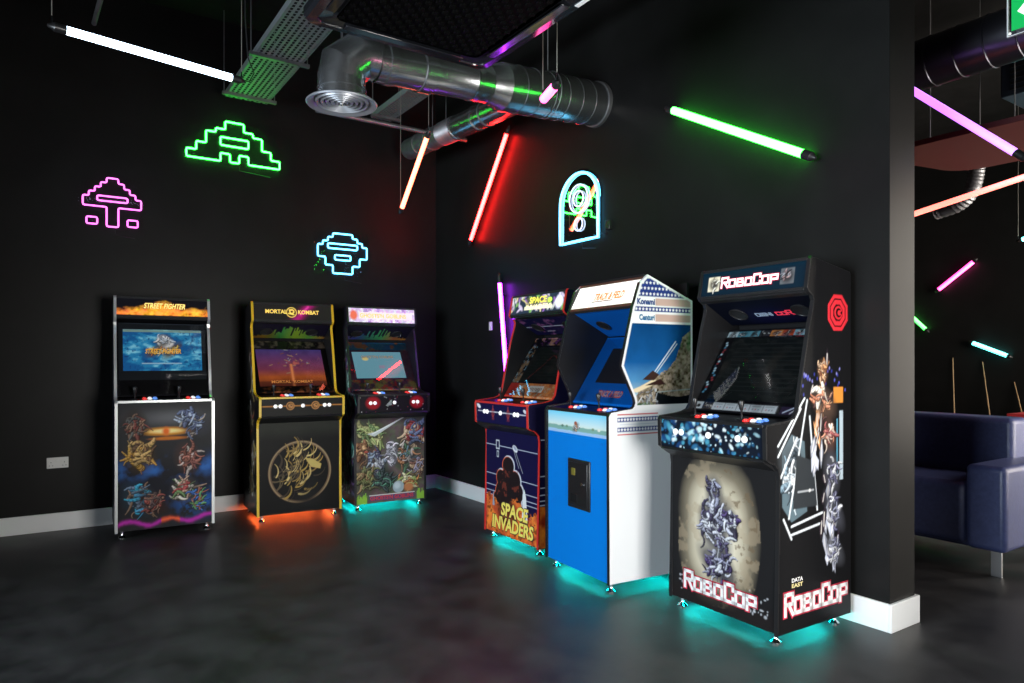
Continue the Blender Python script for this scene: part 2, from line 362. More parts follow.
light_tube('purple light tube standing almost upright behind the red edged cabinet', (1.335, -.052, 2.059), (1.46, -.052, 1.1), T_pur, clips=(0, 1, 0), cap=.07, r=.018)
light_tube('pink light tube seen end on, hanging below the silver duct', (3.70, -1.31, 2.731), (3.966, -1.432, 2.692), T_pink, (0, 1), cap=.01)
light_tube('violet light tube slanting down behind the wall end, below the round duct', (4.43, 1.0, 3.05), (5.0, 1.0, 2.51), T_pp, clips=None, wires=(0, 1))
light_tube('salmon light tube rising to the right under the red lit raft', (4.25, 1.2, 2.289), (5.1, 1.2, 2.436), T_sal, wires=(0, 1), r=.017)
light_tube('short pink light tube on the far black wall above the sofa', (1.87, 6.93, 2.352), (2.314, 6.93, 2.694), T_pink, clips=(0, 1, 0), cap=.03, r=.026)
light_tube('teal light tube on the far black wall above the cues', (2.302, 6.93, 1.597), (2.715, 6.93, 1.418), T_teal, clips=(0, 1, 0), cap=.03, r=.026)
light_tube('green light tube on the far wall, half hidden by the wall end', (1.3, 6.93, 2.2), (1.70, 6.93, 1.80), T_gfar, clips=(0, 1, 0), cap=.03, r=.026)
light_tube('pale cyan light tube hanging at the far right edge', (3.14, 6.2, 2.80), (3.6, 6.2, 2.9), T_teal, (0, 1), cap=.03, r=.026)

# ------------------------------------------------------------------ neon wall signs (generic pixel outlines)
def neon(label, origin, rz, w, h, loops, m, rad=.0075, backing=None, smooth=False, group='neon wall signs'):
    t = thing('neon_sign', label, 'neon sign', origin, rz, group)
    # local x along the wall, z up, -y into the room
    bk = backing or [(-.03, -.03), (w + .03, -.03), (w + .03, h + .03), (-.03, h + .03)]
    MB().prism(bk, lambda a, b, y: (a, y, b), -.012, -.007).build('acrylic_backing', M['acrylic'] if backing else M['acrylic_thin'], t, smooth=False)
    for lp in loops:
        pts = []
        if smooth: pts = [(x, -.024, z) for x, z in lp]
        else:
            n = len(lp)
            for i in range(n):
                p0, p, p1 = Vector(lp[i - 1]), Vector(lp[i]), Vector(lp[(i + 1) % n]); r = .35 * min((p - p0).length, (p1 - p).length, .03)
                for q in (p + (p0 - p).normalized() * r, p + ((p0 - p).normalized() + (p1 - p).normalized()) * r * .32, p + (p1 - p).normalized() * r): pts.append((q.x, -.024, q.y))
        MB().tube(pts, rad, 8, closed=True).build('neon_outline', m, t)
    for x, z in ((.06, .03), (w - .06, .03)): MB().lathe([(0, .006), (.014, .006), (.014, 0)], (x, 0, z), (0, -1, 0), 8).build('standoff', M['chrome'], t)
    MB().tube([(w * .55, -.004, .0), (w * .56, -.004, -.06), (w * .9, -.004, -.08)], .003, 6).build('power_lead', M['blackp'], t)
    return t
def grid(seq, w, h, nx, ny): return [(x * w / nx, z * h / ny) for x, z in seq]
def sq(x, z, a, b, w, h, nx, ny): return grid([(x, z), (x + a, z), (x + a, z + b), (x, z + b)], w, h, nx, ny)
N_g = mat('neon_green', (.5, .8, .5), .4, emit=(.02, 1, .045), es=20); N_p = mat('neon_pink', (.8, .5, .8), .4, emit=(1, .13, .8), es=2.6)
N_c = mat('neon_ice_blue', (.5, .7, .8), .4, emit=(.09, .6, 1), es=5); N_w = mat('neon_white', (.8, .8, .8), .4, emit=(.6, .72, 1), es=1.3)
w, h = .80, .36
neon('green neon sign of a stepped pixel pyramid high on the back wall', (0, -2.455, 3.14), R(90), w, h,
     [grid([(0, 0), (0, 2), (2, 2), (2, 4), (4, 4), (4, 7), (6, 7), (6, 8), (8, 8), (8, 10), (12, 10), (12, 8), (14, 8), (14, 7), (16, 7), (16, 4), (18, 4), (18, 2), (20, 2), (20, 0), (13, 0), (13, 2), (11, 2), (11, 0), (9, 0), (9, 2), (7, 2), (7, 0)], w, h, 20, 10),
      sq(7, 4, 6, 2, w, h, 20, 10)], N_g, .008)
w, h = .42, .40
neon('pink neon sign of a small pixel tree, lowest at the left of the back wall', (0, -3.225, 2.46), R(90), w, h,
     [grid([(0, 4), (0, 6), (1, 6), (1, 7), (2, 7), (2, 8), (3, 8), (3, 9), (4, 9), (4, 10), (6, 10), (6, 9), (7, 9), (7, 8), (8, 8), (8, 7), (9, 7), (9, 6), (10, 6), (10, 4), (6, 4), (6, 0), (4, 0), (4, 4)], w, h, 10, 10),
      sq(.6, .3, 1.8, 1.4, w, h, 10, 10), sq(7.6, .3, 1.8, 1.4, w, h, 10, 10), sq(2.4, 5.2, 5.2, 1.0, w, h, 10, 10)], N_p, .0065)
w, h = .50, .39
neon('ice blue neon sign of a pixel gem on the back wall above the cabinets', (0, -1.292, 2.21), R(90), w, h,
     [grid([(0, 4), (0, 7), (1, 7), (1, 8), (2, 8), (2, 9), (3, 9), (3, 10), (7, 10), (7, 9), (8, 9), (8, 8), (9, 8), (9, 7), (10, 7), (10, 4), (8.5, 4), (8.5, 2), (7, 2), (7, 0), (3, 0), (3, 2), (1.5, 2), (1.5, 4)], w, h, 10, 10),
      sq(2, 6.2, 6, 1.2, w, h, 10, 10), sq(3.4, 3.4, 3.2, 1.2, w, h, 10, 10)], N_c, .008)
def arc(cx, cz, r, a0, a1, n, rx=1): return [(cx + rx * r * math.cos(R(a0 + (a1 - a0) * i / n)), cz + r * math.sin(R(a0 + (a1 - a0) * i / n))) for i in range(n + 1)]
w, h = .46, .54
arch = [(0, .0), (0, .1), (0, .2)] + arc(w / 2, h - w / 2 - .01, w / 2, 180, 0, 24)[1:-1] + [(w, .2), (w, .1), (w, .0), (w * .75, 0), (w * .5, 0), (w * .25, 0)]
ns = neon('ice blue neon sign of a round topped arch with white rings on the right wall', (2.19, 0, 2.29), 0, w, h, [arch], N_c, .0105,
          backing=[(-.01, -.01), (w + .01, -.01), (w + .01, .3)] + arc(w / 2, h - w / 2, w / 2 + .02, 0, 180, 20) + [(-.01, .3)], smooth=True)
for cx, cz, r in ((.23, .33, .11), (.23, .33, .06), (.23, .13, .05)):
    MB().tube([(x, -.024, z) for x, z in arc(cx, cz, r, 0, 360, 28)[:-1]], .0055, 8, closed=True).build('neon_ring', N_w, ns)
a = thing('power_adapter', 'small black power adapter on the wall right of the blue arch sign', 'adapter', (2.76, 0, 2.36))
MB().box(-.025, .025, -.03, 0, -.035, .035).build('adapter_body', M['blackp'], a, .004); MB().tube([(0, -.015, -.035), (-.03, -.01, -.07), (-.1, -.006, -.04)], .003, 6).build('adapter_lead', M['blackp'], a)

# ------------------------------------------------------------------ ducts, trays, cassette unit
def ringed(mb, p, q, r, step, bump=.006, collar=()):
    d = Vector(q) - Vector(p); L = d.length; prof = []; x = 0; n = max(1, int(L / step))
    prof.append((0, r))
    for i in range(1, n): x = i * L / n; prof += [(x - .006, r), (x - .002, r + bump), (x + .002, r + bump), (x + .006, r)]
    prof.append((L, r)); mb.lathe(prof, p, d, 40); return mb
duct = thing('ventilation_duct', 'large silver round duct with an elbow and round diffuser crossing to the right wall', 'duct', (2.71, -2.045, 2.87))
o = Vector(duct.location)
Pn, Pe, Pm, Pw = Vector((2.71, -2.045, 3.0)), Vector((2.745, -1.80, 3.14)), Vector((2.70, -1.05, 3.195)), Vector((2.625, 0.0, 3.295))
mb = MB(); mb.lathe([(0, .137), (.05, .137), (.052, .142), (.06, .142), (.062, .137), (.15, .137)], Vector((0, 0, .01)), (0, 0, 1), 40); mb.build('duct_neck', M['galv'], duct)
# elbow in three gores
el = [Vector((2.71, -2.045, 2.99)), Vector((2.712, -2.035, 3.07)), Vector((2.725, -1.94, 3.155)), Vector((2.735, -1.83, 3.155))]
MB().tube([p - o for p in el], [.138, .146, .140, .128], 40, caps=False).build('duct_elbow', M['galv'], duct, angle=12)
ax = (Pm - Pe).normalized(); mb = MB(); L = (Pm - Pe).length
mb.lathe([(-.06, .118), (0, .118), (.0, .127), (.05, .127), (.05, .12), (.24, .12), (.24, .13), (.32, .13), (.32, .12), (L - .14, .12), (L - .13, .126), (L - .11, .12), (L - .09, .126), (L - .07, .12), (L, .122)], Pe - o, ax, 40)
mb.build('duct_pipe', M['galv'], duct)
mb = MB(); d2 = Pw - Pm
mb.lathe([(0, .122), (.12, .158)], Pm - o, d2, 40); mb.build('duct_reducer', M['galv'], duct)
mb = MB(); ringed(mb, Pm + d2.normalized() * .12 - o, Pw - d2.normalized() * .04 - o, .158, .125, .004); mb.build('spiral_duct', M['galv'], duct)
MB().lathe([(-.045, .158), (-.045, .166), (-.012, .168), (-.012, .158)], Pw - o, d2, 40).build('wall_collar', M['galvd'], duct)
mb = MB(); mb.lathe([(.012, .13), (.0, .19), (-.012, .205), (-.02, .2), (-.012, .175), (.0, .16)], (0, 0, 0), (0, 0, 1), 48)
for r in (.145, .115, .086, .058, .03): mb.lathe([(.004, r + .012), (-.014, r + .004), (-.016, r - .002), (.0, r - .012)], (0, 0, 0), (0, 0, 1), 48)
mb.build('round_diffuser', mat('satin_aluminium', (.42, .44, .48), .42, .7), duct)
MB().lathe([(0, .12), (.001, 0)], (0, 0, .012), (0, 0, 1), 32).build('diffuser_throat', M['matte'], duct)
MB().lathe([(0, .018), (-.02, .012), (-.022, 0)], (0, 0, 0), (0, 0, 1), 24).build('diffuser_hub', M['galvd'], duct)
for y in (-1.55, -.5):
    c_ = Pe + (Pw - Pe) * ((y + 1.8) / 1.8)
    rr = .125 if y < -1 else .163
    MB().tube([Vector((c_.x + rr * math.cos(R(k)), c_.y, c_.z + rr * math.sin(R(k)))) - o for k in range(0, 360, 15)], .004, 6, closed=True).build('hanger_ring', M['galvd'], duct)
    MB().tube([Vector((c_.x, c_.y, c_.z + rr)) - o, Vector((c_.x, c_.y, ZC)) - o], .004, 6).build('hanger_rod', M['galvd'], duct)
# rod from tray to duct
# second duct along the right wall
d2t = thing('small_ventilation_duct', 'smaller silver duct running back along the right wall to the corner', 'duct', (2.15, -.45, 3.37)); o = Vector(d2t.location)
A, B = Vector((2.25, -.45, 3.37)), Vector((.30, -.45, 3.465)); dd = (B - A)
mb = MB(); mb.lathe([(0, .1), (.62, .1), (.62, .108), (.64, .108), (.64, .1), (.98, .1), (.98, .108), (1.0, .1), (1.0, .106)], A - o, dd, 32); mb.build('duct_section', M['galv'], d2t)
mb = MB(); pr = []
for i in range(14): pr += [(1.0 + i * .018, .1), (1.009 + i * .018, .108)]
mb.lathe(pr, A - o, dd, 32); mb.build('flexible_section', M['galvd'], d2t)
mb = MB(); mb.lathe([(1.25, .1), (1.7, .1), (1.7, .107), (1.72, .107), (1.72, .1), (dd.length, .1), (dd.length, 0)], A - o, dd, 32); mb.build('duct_section', M['galvd'], d2t)
for k in (.25, .75):
    c_ = A + dd * k; MB().tube([c_ + Vector((0, 0, .1)) - o, Vector((c_.x, c_.y, ZC)) - o], .004, 6).build('hanger_rod', M['galvd'], d2t)
    MB().tube([c_ + Vector((0, .105 * math.cos(R(a_)), .105 * math.sin(R(a_)))) - o for a_ in range(0, 360, 20)], .004, 6, closed=True).build('hanger_ring', M['galvd'], d2t)

def tray(label, x0, x1, y0, y1, z, hangers, rods=True, rail=.05):
    t = thing('cable_tray', label, 'cable tray', ((x0 + x1) / 2, (y0 + y1) / 2, z)); o = Vector(t.location); mb = MB()
    n = 9; wd = (y1 - y0) / n
    for i in range(n):      # perforated bed: strips with staggered bridges
        ya = y0 + i * wd; mb.box(x0 - o.x, x1 - o.x, ya - o.y, ya + wd * .5 - o.y, -.001, .001)
        x = x0 + (.02 if i % 2 else 0)
        while x < x1 - .02: mb.box(x - o.x, x + .012 - o.x, ya + wd * .5 - o.y, ya + wd - o.y, -.001, .001); x += .045
    for y in (y0, y1): mb.box(x0 - o.x, x1 - o.x, y - .001 - o.y, y + .001 - o.y, -.001, .05)
    mb.build('tray_bed', M['zinc'], t, smooth=False)
    for x in hangers:
        MB().box(x - .015 - o.x, x + .015 - o.x, y0 - rail - o.y, y1 + rail - o.y, -.028, -.002).build('tray_bracket', M['galvd'], t)
        for y in (y0 - rail * .7, y1 + rail * .7):
            if rods: MB().tube([(x - o.x, y - o.y, -.035), (x - o.x, y - o.y, ZC - z)], .005, 6).build('threaded_rod', M['galvd'], t)
    return t
tray('perforated steel cable tray lit green, running beside the ceiling cassette', .10, 5.2, -2.15, -1.79, 3.7, (.22, 1.16, 3.2))
tray('dull perforated cable tray passing behind the round diffuser', .3, 4.6, -.86, -.66, 3.7, (.42, 2.6))
# ceiling pipes
for lab, p, q, r in (('thin conduit running across the dark ceiling above the white light tube', (1.0, -3.2, 3.7), (6.0, -3.02, 3.7), .016),
                     ('dark horizontal pipe on the dark ceiling before the room corner', (.9, -1.6, 3.45), (.9, -.15, 3.45), .02),
                     ('slim steel brace between the green lit tray and the silver duct', (1.9, -1.82, 3.42), (2.3, -1.45, 3.42), .01)):
    c_ = (Vector(p) + Vector(q)) / 2; t = thing('ceiling_pipe', lab, 'pipe', c_)
    MB().tube([Vector(p) - c_, Vector(q) - c_], r, 12).build('pipe_run', M['galvd'], t)
    for k in (.15, .85):
        e = Vector(p) + (Vector(q) - Vector(p)) * k; MB().tube([e - c_, (e.x - c_.x, e.y - c_.y, ZC - c_.z)], .004, 6).build('hanger_rod', M['galvd'], t)
# cassette unit
cs = thing('ceiling_cassette', 'black square air conditioning cassette with a mesh grille at the ceiling', 'air conditioner', (4.045, -2.075, 2.85))
hw = .48
def rsq(hw, r, n=6):
    P = []
    for cx, cy, a0 in ((hw - r, hw - r, 0), (-hw + r, hw - r, 90), (-hw + r, -hw + r, 180), (hw - r, -hw + r, 270)):
        P += [(cx + r * math.cos(R(a0 + 90 * i / n)), cy + r * math.sin(R(a0 + 90 * i / n))) for i in range(n + 1)]
    return P
mb = MB(); rings = [(hw, .05, .06), (hw, .02, .06), (hw - .012, .004, .06), (hw - .05, .0, .05), (hw - .052, .006, .05), (hw - .10, .012, .05), (hw - .115, .002, .04)]
for i, (a_, z_, r_) in enumerate(rings):
    mb.v += [(x, y, z_) for x, y in rsq(a_, r_)]
n_ = len(rsq(hw, .06))
for i in range(len(rings) - 1):
    for k in range(n_): mb.f.append([i * n_ + k, (i + 1) * n_ + k, (i + 1) * n_ + (k + 1) % n_, i * n_ + (k + 1) % n_]); mb.m.append(0)
mb.f.append(list(range(n_))); mb.m.append(0)
mb.build('cassette_panel', M['gloss'], cs)
mb = MB(); g = .355; nb = 22
for i in range(nb):
    for k in range(nb):
        if (i + k) % 2 == 0:
            x, y, s = -g + (i + .5) * 2 * g / nb, -g + (k + .5) * 2 * g / nb, g / nb
            mb.obox((x, y, .006), (s * .8, s * .25, 0), (-s * .1, s * .4, 0), (0, 0, .003)); mb.obox((x, y, .005), (s * .3, -s * .8, 0), (s * .2, s * .1, 0), (0, 0, .003))
mb.build('intake_grille', M['void'], cs, smooth=False)
box('grille_back', -g, g, -g, g, .012, .02, M['void'], cs)
for sx, sy in ((1, 0), (-1, 0), (0, 1), (0, -1)):
    if sx: MB().box(sx * .405 - .022, sx * .405 + .022, -.3, .3, -.004, .003).build('air_flap', M['gloss'], cs, .004)
    else: MB().box(-.3, .3, sy * .405 - .022, sy * .405 + .022, -.004, .003).build('air_flap', M['gloss'], cs, .004)
MB().box(.32, .43, .435, .455, -.003, .003).build('white_badge', M['white'], cs)
box('cassette_housing', -.42, .42, -.42, .42, .05, .3, M['matte'], cs)
for x in (-.4, .4):
    for y in (-.4, .4): MB().tube([(x, y, .3), (x, y, ZC - 2.85)], .005, 6).build('threaded_rod', M['galvd'], cs)

# ------------------------------------------------------------------ arcade cabinets
def X3(p): return (0, p[0], p[1])
STD = [(0, .055), (.012, .60), (.015, .79), (.008, .835), (-.02, .865), (-.06, .878), (-.082, .892), (-.086, 1.035), (-.078, 1.05), (.035, 1.06), (.09, 1.068), (.125, 1.08), (.148, 1.11), (.158, 1.15),
       (.178, 1.25), (.24, 1.517), (.268, 1.61), (.277, 1.65), (.266, 1.675), (.232, 1.695), (.223, 1.71), (.252, 1.852), (.262, 1.862), (.285, 1.862), (.575, 1.81), (.585, 1.80), (.585, .055)]
FLAT = [(0, .055), (0, 1.03), (.012, 1.047), (.10, 1.055), (.13, 1.075), (.148, 1.11), (.16, 1.17), (.178, 1.28), (.24, 1.56), (.262, 1.63), (.262, 1.66), (.235, 1.68), (.225, 1.70), (.25, 1.85), (.262, 1.862), (.285, 1.862), (.575, 1.81), (.585, 1.80), (.585, .055)]
ANG = [(0, .06), (-.006, 1.03), (.01, 1.052), (.165, 1.07), (.182, 1.085), (.188, 1.105), (.182, 1.13), (.085, 1.322), (.17, 1.666), (.223, 1.817), (.283, 1.868), (.64, 1.725), (.64, .06)]
def offset_poly(P, d):
    n = len(P); out = []
    for i in range(n):
        a, b, c = Vector(P[i - 1]), Vector(P[i]), Vector(P[(i + 1) % n]); e1, e2 = (b - a).normalized(), (c - b).normalized()
        n1, n2 = Vector((e1.y, -e1.x)), Vector((e2.y, -e2.x)); m_ = (n1 + n2); m_ = m_ / max(.6, m_.dot(n1)) if m_.length > 1e-6 else n1; out.append(tuple(b + m_ * d))
    return out
def cabinet(label, x, y, rz, W, prof, mold, nfront, side_m=None, glow=None, side_art=None, side_clip=True, flat=False, apron=None, front=None, marquee=None, mgl=1, screen=None,
            bezel=None, speaker=None, top_art=None, mold2=None, left_art=None, bez=((.165, 1.078), (.475, 1.53)), spk=((.49, 1.56), (.262, 1.682)), kick=None, inner=None, btn_y=0, nbtn=6, trim=None, starts=True, frontmat=None):
    t = thing('arcade_cabinet', label, 'arcade machine', (x, y, 0), rz, 'full-size arcade cabinets against the walls')
    side_m = side_m or M['black']; T = .018; trim = trim or M['blackp']
    prof = [tuple(p) for p in prof]; ccw = prof   # front-bottom first, going up the front then back down
    for s in (-1, 1):
        xo, xi = s * W, s * (W - T); fn = lambda a, b, u: (u, a, b)
        sp = MB().prism(ccw, fn, min(xo, xi), max(xo, xi)).build('side_panel', side_m, t, .0025, smooth=False)
        if side_m is M['whitelam']: MB().prism(offset_poly(ccw, -.001) if offset_poly(ccw, -.001)[1][0] > ccw[1][0] else offset_poly(ccw, .001), fn, min(xi, xi - s * .002), max(xi, xi - s * .002)).build('inner_liner', M['black'], sp, smooth=False)
        # edging strip over the front contour
        inn = offset_poly(prof, .004); mb = MB(); k = nfront
        def strip(i0, i1, m_):
            mb = MB()
            for i in range(i0, i1):
                out = [offset[i], offset[i + 1]]; inr = [prof[i], prof[i + 1]]
                x0, x1 = (xo - s * (T + .001)), xo + s * .001
                q = [(x0, *inr[0]), (x0, *out[0]), (x1 - s * .0, *out[0]), (x1, *inr[0]), (x0, *inr[1]), (x0, *out[1]), (x1, *out[1]), (x1, *inr[1])]
                mb.add(q, [(0, 1, 5, 4), (1, 2, 6, 5), (2, 3, 7, 6), (3, 0, 4, 7)])
            mb.build('edge_trim', m_, sp, smooth=False)
        offset = [tuple(Vector(p) - (Vector(q) - Vector(p))) for p, q in zip(prof, inn)] if Vector(inn[1])[0] > prof[1][0] else inn
        if mold2: strip(0, mold2[0], mold); strip(mold2[0], k, mold2[1])
        else: strip(0, k, mold)
        if left_art and s < 0:
            ys = [p[0] for p in prof]; zs = [p[1] for p in prof]; y1, z0 = max(ys), min(zs); ins = offset_poly(prof, -.004)
            if Vector(ins[1])[0] < prof[1][0]: ins = offset_poly(prof, .004)
            printed('side_artwork', sp, (-W - .0012, y1, z0), (0, -1, 0), (0, 0, 1), y1 - min(ys), max(zs) - z0, left_art, M['print_s'], .006, clip=[(y1 - a, b - z0) for a, b in ins])
        if side_art and s > 0:
            ys = [p[0] for p in prof]; zs = [p[1] for p in prof]; y0, z0 = min(ys), min(zs); ins = offset_poly(prof, -.004)
            if Vector(ins[1])[0] < prof[1][0]: ins = inn
            printed('side_artwork', sp, (W + .0012, y0, z0), (0, 1, 0), (0, 0, 1), max(ys) - y0, max(zs) - z0, side_art, M['print_s'], .004, clip=[(a - y0, b - z0) for a, b in ins])
    IW = W - T; mid = 0
    # body panels
    ytop = prof[-3] if not prof is ANG else prof[-2]
    back = prof[-1][0]
    box('back_panel', -IW, IW, back - .03, back - .015, .06, ytop[1] - .03, M['matte'], t)
    box('base_panel', -IW, IW, .022, back - .03, .087, .10, M['matte'], t)
    def slab(name, a, b, m_, th=.015, x0=-IW, x1=IW, par=t):
        a, b = Vector(a), Vector(b); d = (b - a).normalized(); nrm = Vector((-d.y, d.x)); P = [a, b, b - nrm * -th, a - nrm * -th]
        return MB().prism([tuple(p) for p in P], lambda p, q, u: (u, p, q), x0, x1).build(name, m_, par, smooth=False)
    topi = [p for p in prof if p[1] > 1.84]; p1 = topi[-1]; slab('top_panel', (ytop[0] - .02, ytop[1] - .012), (p1[0], p1[1] - .012), M['black'])
    # lower front
    ztop = 1.035 if flat else .85
    fp = printed('front_panel', t, (-IW, .006, .06), (1, 0, 0), (0, 0, 1), 2 * IW, (ztop if flat else .84) - .06, front, frontmat or M['print'], .004, t=.015)
    if not flat:
        slab('panel_underside', (.012, .842), (-.075, .89), M['black'])
        ap = printed('control_apron', t, (-IW, -.080, .892), (1, 0, 0), (0, 0, 1), 2 * IW, .150, apron, M['print'], .004, t=.015)
        box('apron_rail', -IW, IW, -.086, -.070, 1.036, 1.052, mold if mold is not M['satin'] else M['black'], t, .002); yf = -.07
    else:
        ap = fp; yf = .005; box('apron_rail', -IW, IW, .0, .016, 1.030, 1.050, mold, t, .002)
    # control deck
    yb, zb = bez[0]; zf = 1.048; dk = Vector((0, yb - yf, zb - .012 - zf)); dl = dk.length; dk.normalize(); dn = Vector((1, 0, 0)).cross(dk)
    dp = printed('control_deck', t, (-IW, yf, zf), (1, 0, 0), dk, 2 * IW, dl, top_art or (lambda c: c.fill((.008, .008, .01))), M['print'], .006, t=.012)
    def ondeck(x_, v): return Vector((x_, yf, zf)) + dk * v
    cols = [M['red_b'], M['white_b'], M['blue_b']]
    for px in (-.21, .10):
        e = ondeck(px, dl * .52)
        j = MB().lathe([(0, .028), (.004, .026), (.006, 0)], e, dn, 20).build('joystick', M['blackp'], t)
        MB().lathe([(.004, .0055), (.042, .005), (.05, .009), (.085, .016), (.094, .013), (.098, 0)], e, dn, 14).build('joystick_handle', M['blackp'], j)
        for i in range(nbtn):
            c_, r_ = i % 3, i // 3; b_ = ondeck(px + .065 + c_ * .037, dl * .30 + r_ * .042 + (.012 if c_ else 0))
            bb = MB().lathe([(0, .0165), (.005, .0165), (.007, .014)], b_, dn, 16).build('button', cols[c_], t)
            MB().lathe([(.005, .0125), (.011, .012), (.013, .008), (.013, 0)], b_, dn, 16).build('button_plunger', cols[c_], bb)
    if starts:
        for px in (-.225, -.185, 0, .185, .225):
            bb = MB().lathe([(0, .0165), (.005, .0165), (.007, .013)], (px, -.080, .975), (0, -1, 0), 18).build('start_button', M['white_b'], t)
            MB().lathe([(.004, .012), (.010, .0115), (.0115, 0)], (px, -.080, .975), (0, -1, 0), 16).build('button_plunger', M['white_b'], bb)
    # bezel and screen
    a, b = Vector((0, *bez[0])), Vector((0, *bez[1])); bd = (b - a); bl = bd.length; bd.normalize(); bn = Vector((1, 0, 0)).cross(bd)
    bz = printed('screen_bezel', t, Vector((-IW, 0, 0)) + a, (1, 0, 0), bd, 2 * IW, bl, bezel or (lambda c: c.fill((.008, .008, .01))), M['print_s'], .004, t=.012)
    if screen:
        sx0, sx1, v0, v1, pf, sm = screen
        printed('screen', t, Vector((sx0, 0, 0)) + a + bd * v0 + bn * .003, (1, 0, 0), bd, sx1 - sx0, v1 - v0, pf, sm, .004, t=.002)
        g0 = a + bd * .01 + bn * .007
        MB().add([g0 + Vector((-IW + .002, 0, 0)), g0 + Vector((IW - .002, 0, 0)), g0 + Vector((IW - .002, 0, 0)) + bd * (bl - .02), g0 + Vector((-IW + .002, 0, 0)) + bd * (bl - .02)], [(0, 1, 2, 3)]).build('screen_glass', M['scrglass'], t, smooth=False)
    # speaker board
    a2, b2 = Vector((0, *spk[0])), Vector((0, *spk[1])); sd = (b2 - a2); sl = sd.length; sd.normalize(); sn = Vector((1, 0, 0)).cross(sd)
    sb = printed('speaker_board', t, Vector((-IW, 0, 0)) + a2, (1, 0, 0), sd, 2 * IW, sl, speaker or (lambda c: c.fill((.008, .008, .012))), M['print'], .005, t=.012)
    for px in (-.2, .2):
        c_ = a2 + sd * sl * .45 + Vector((px, 0, 0)); sg = MB().lathe([(0, .055), (.006, .055), (.008, .05), (.003, .046), (.003, 0)], c_, sn, 24).build('speaker_grille', M['blackp'], t)
    # marquee
    m0, m1 = marquee['line']; a3, b3 = Vector((0, *m0)), Vector((0, *m1)); md = b3 - a3; ml = md.length; md.normalize(); mn = Vector((1, 0, 0)).cross(md)
    mm = printed('marquee', t, Vector((-IW, 0, 0)) + a3, (1, 0, 0), md, 2 * IW, ml, marquee['paint'], marquee['mat'], .004, t=.01)
    for e in (a3, b3):
        k = -1 if e is a3 else 1; MB().obox(e + md * k * .006, (IW, 0, 0), mn * .006, md * .008).build('marquee_retainer', trim, t, .001)
    slab('marquee_underside', (spk[1][0] + .01, spk[1][1] + .008), (m0[0], m0[1] - .012), M['black'])
    # feet and under-lighting
    for px in (-W + .05, W - .05):
        for py in (.05, back - .07): MB().lathe([(0, 0), (0, .026), (.008, .027), (.02, .014), (.03, .011), (.062, .011)], (px, py, 0), (0, 0, 1), 20).build('levelling_foot', M['chrome'], t)
    if glow:
        for ya, yb_ in ((.026, .038), (back - .1, back - .088)): box('underglow_strip', -W + .09, W - .09, ya, yb_, .070, .079, glow, t)
        for s in (-1, 1): box('underglow_strip', s * (W - .028) - .006, s * (W - .028) + .006, .10, back - .14, .070, .079, glow, t)
    F = dict(t=t, IW=IW, W=W, fp=fp, ap=ap, bz=bz, sb=sb, mm=mm, a=a, bd=bd, bn=bn, bl=bl, a2=a2, sd=sd, sn=sn, sl=sl, a3=a3, md=md, mn=mn, ml=ml, dp=dp)
    return F
G_cyan = mat('lit_cyan_strip', (.5, .8, .8), .5, emit=(.0, .74, .70), es=62)
G_oran = mat('lit_orange_strip', (.8, .6, .5), .5, emit=(1, .13, .025), es=60)
UX, UZ = (1, 0, 0), (0, 0, 1)
MQ = ((.228, 1.712), (.252, 1.848))

# --- machine with armoured-hero branding, nearest on the right
def p_front(c):
    cx, cy = c.w * .47, .41; d = (abs((c.U - cx) / .265) ** 2.6 + abs((c.V - cy) / .39) ** 2.6) ** (1 / 2.6); n = fbm(c.U, c.V, 14, 3); n3 = fbm(c.U, c.V, 5, 12)
    c.fill((.012, .012, .013)); d = d + (n3 - .5) * .12; c.mix(np.clip((1.02 - d) * 2.6, 0, 1) * .9, (.34, .29, .20)); c.mix(np.clip((.80 - d) * 2.2, 0, 1), (.74, .68, .53)); c.mix(np.clip((.5 - d) * 2, 0, 1) * .8, (.85, .80, .68)); c.mix(np.clip((n - .60) * 6, 0, .45) * (d < 1), (.34, .27, .18))
    c.mix(np.clip((fbm(c.U, c.V, 30, 8) - .64) * 9, 0, .7) * (d < .95) * (c.U > cx), (.14, .1, .06)); c.mix(np.clip((.12 - c.V) * 12, 0, .8), (.015, .012, .012))
    CH = [(.30, .31, .42), (.06, .04, .12), (.62, .64, .70), (.10, .09, .16), (.03, .025, .05), (.45, .46, .55)]
    rd = random.Random(5)     # a loose upright drift of chrome brush strokes, no figure
    for x, y, rx, ry, sd in ((cx - .02, .62, .055, .075, 1), (cx + .0, .50, .105, .10, 2), (cx - .06, .42, .06, .11, 3), (cx + .02, .36, .07, .10, 4), (cx + .07, .48, .06, .06, 5), (cx - .03, .24, .06, .12, 6), (cx + .06, .22, .055, .12, 7)): c.blobs(x, y, rx, ry, CH, sd, 16)
    for k in range(34):
        x = rd.choice([rd.uniform(.05, .16), rd.uniform(.5, c.w - .04)]); y = rd.gauss(.10, .03); c.ell(x, y, rd.uniform(.003, .009), rd.uniform(.003, .008), (.5, .52, .56), 0, .8, .7)
def p_apron(c):
    c.fill((.006, .01, .02)); rd = random.Random(2)
    for k in range(150):
        x, y = rd.uniform(0, c.w), rd.uniform(0, c.h); r = rd.uniform(.003, .010) * (1.6 if x < c.w * .5 else .9); col = rd.choice([(.5, .8, .9), (.03, .16, .32), (.08, .35, .5), (.75, .85, .9), (.01, .05, .16)])
        c.ell(x, y, r, r * rd.uniform(.5, 2.2), col, rd.random() * 3, .8, .85 if x < c.w * .75 else .5)
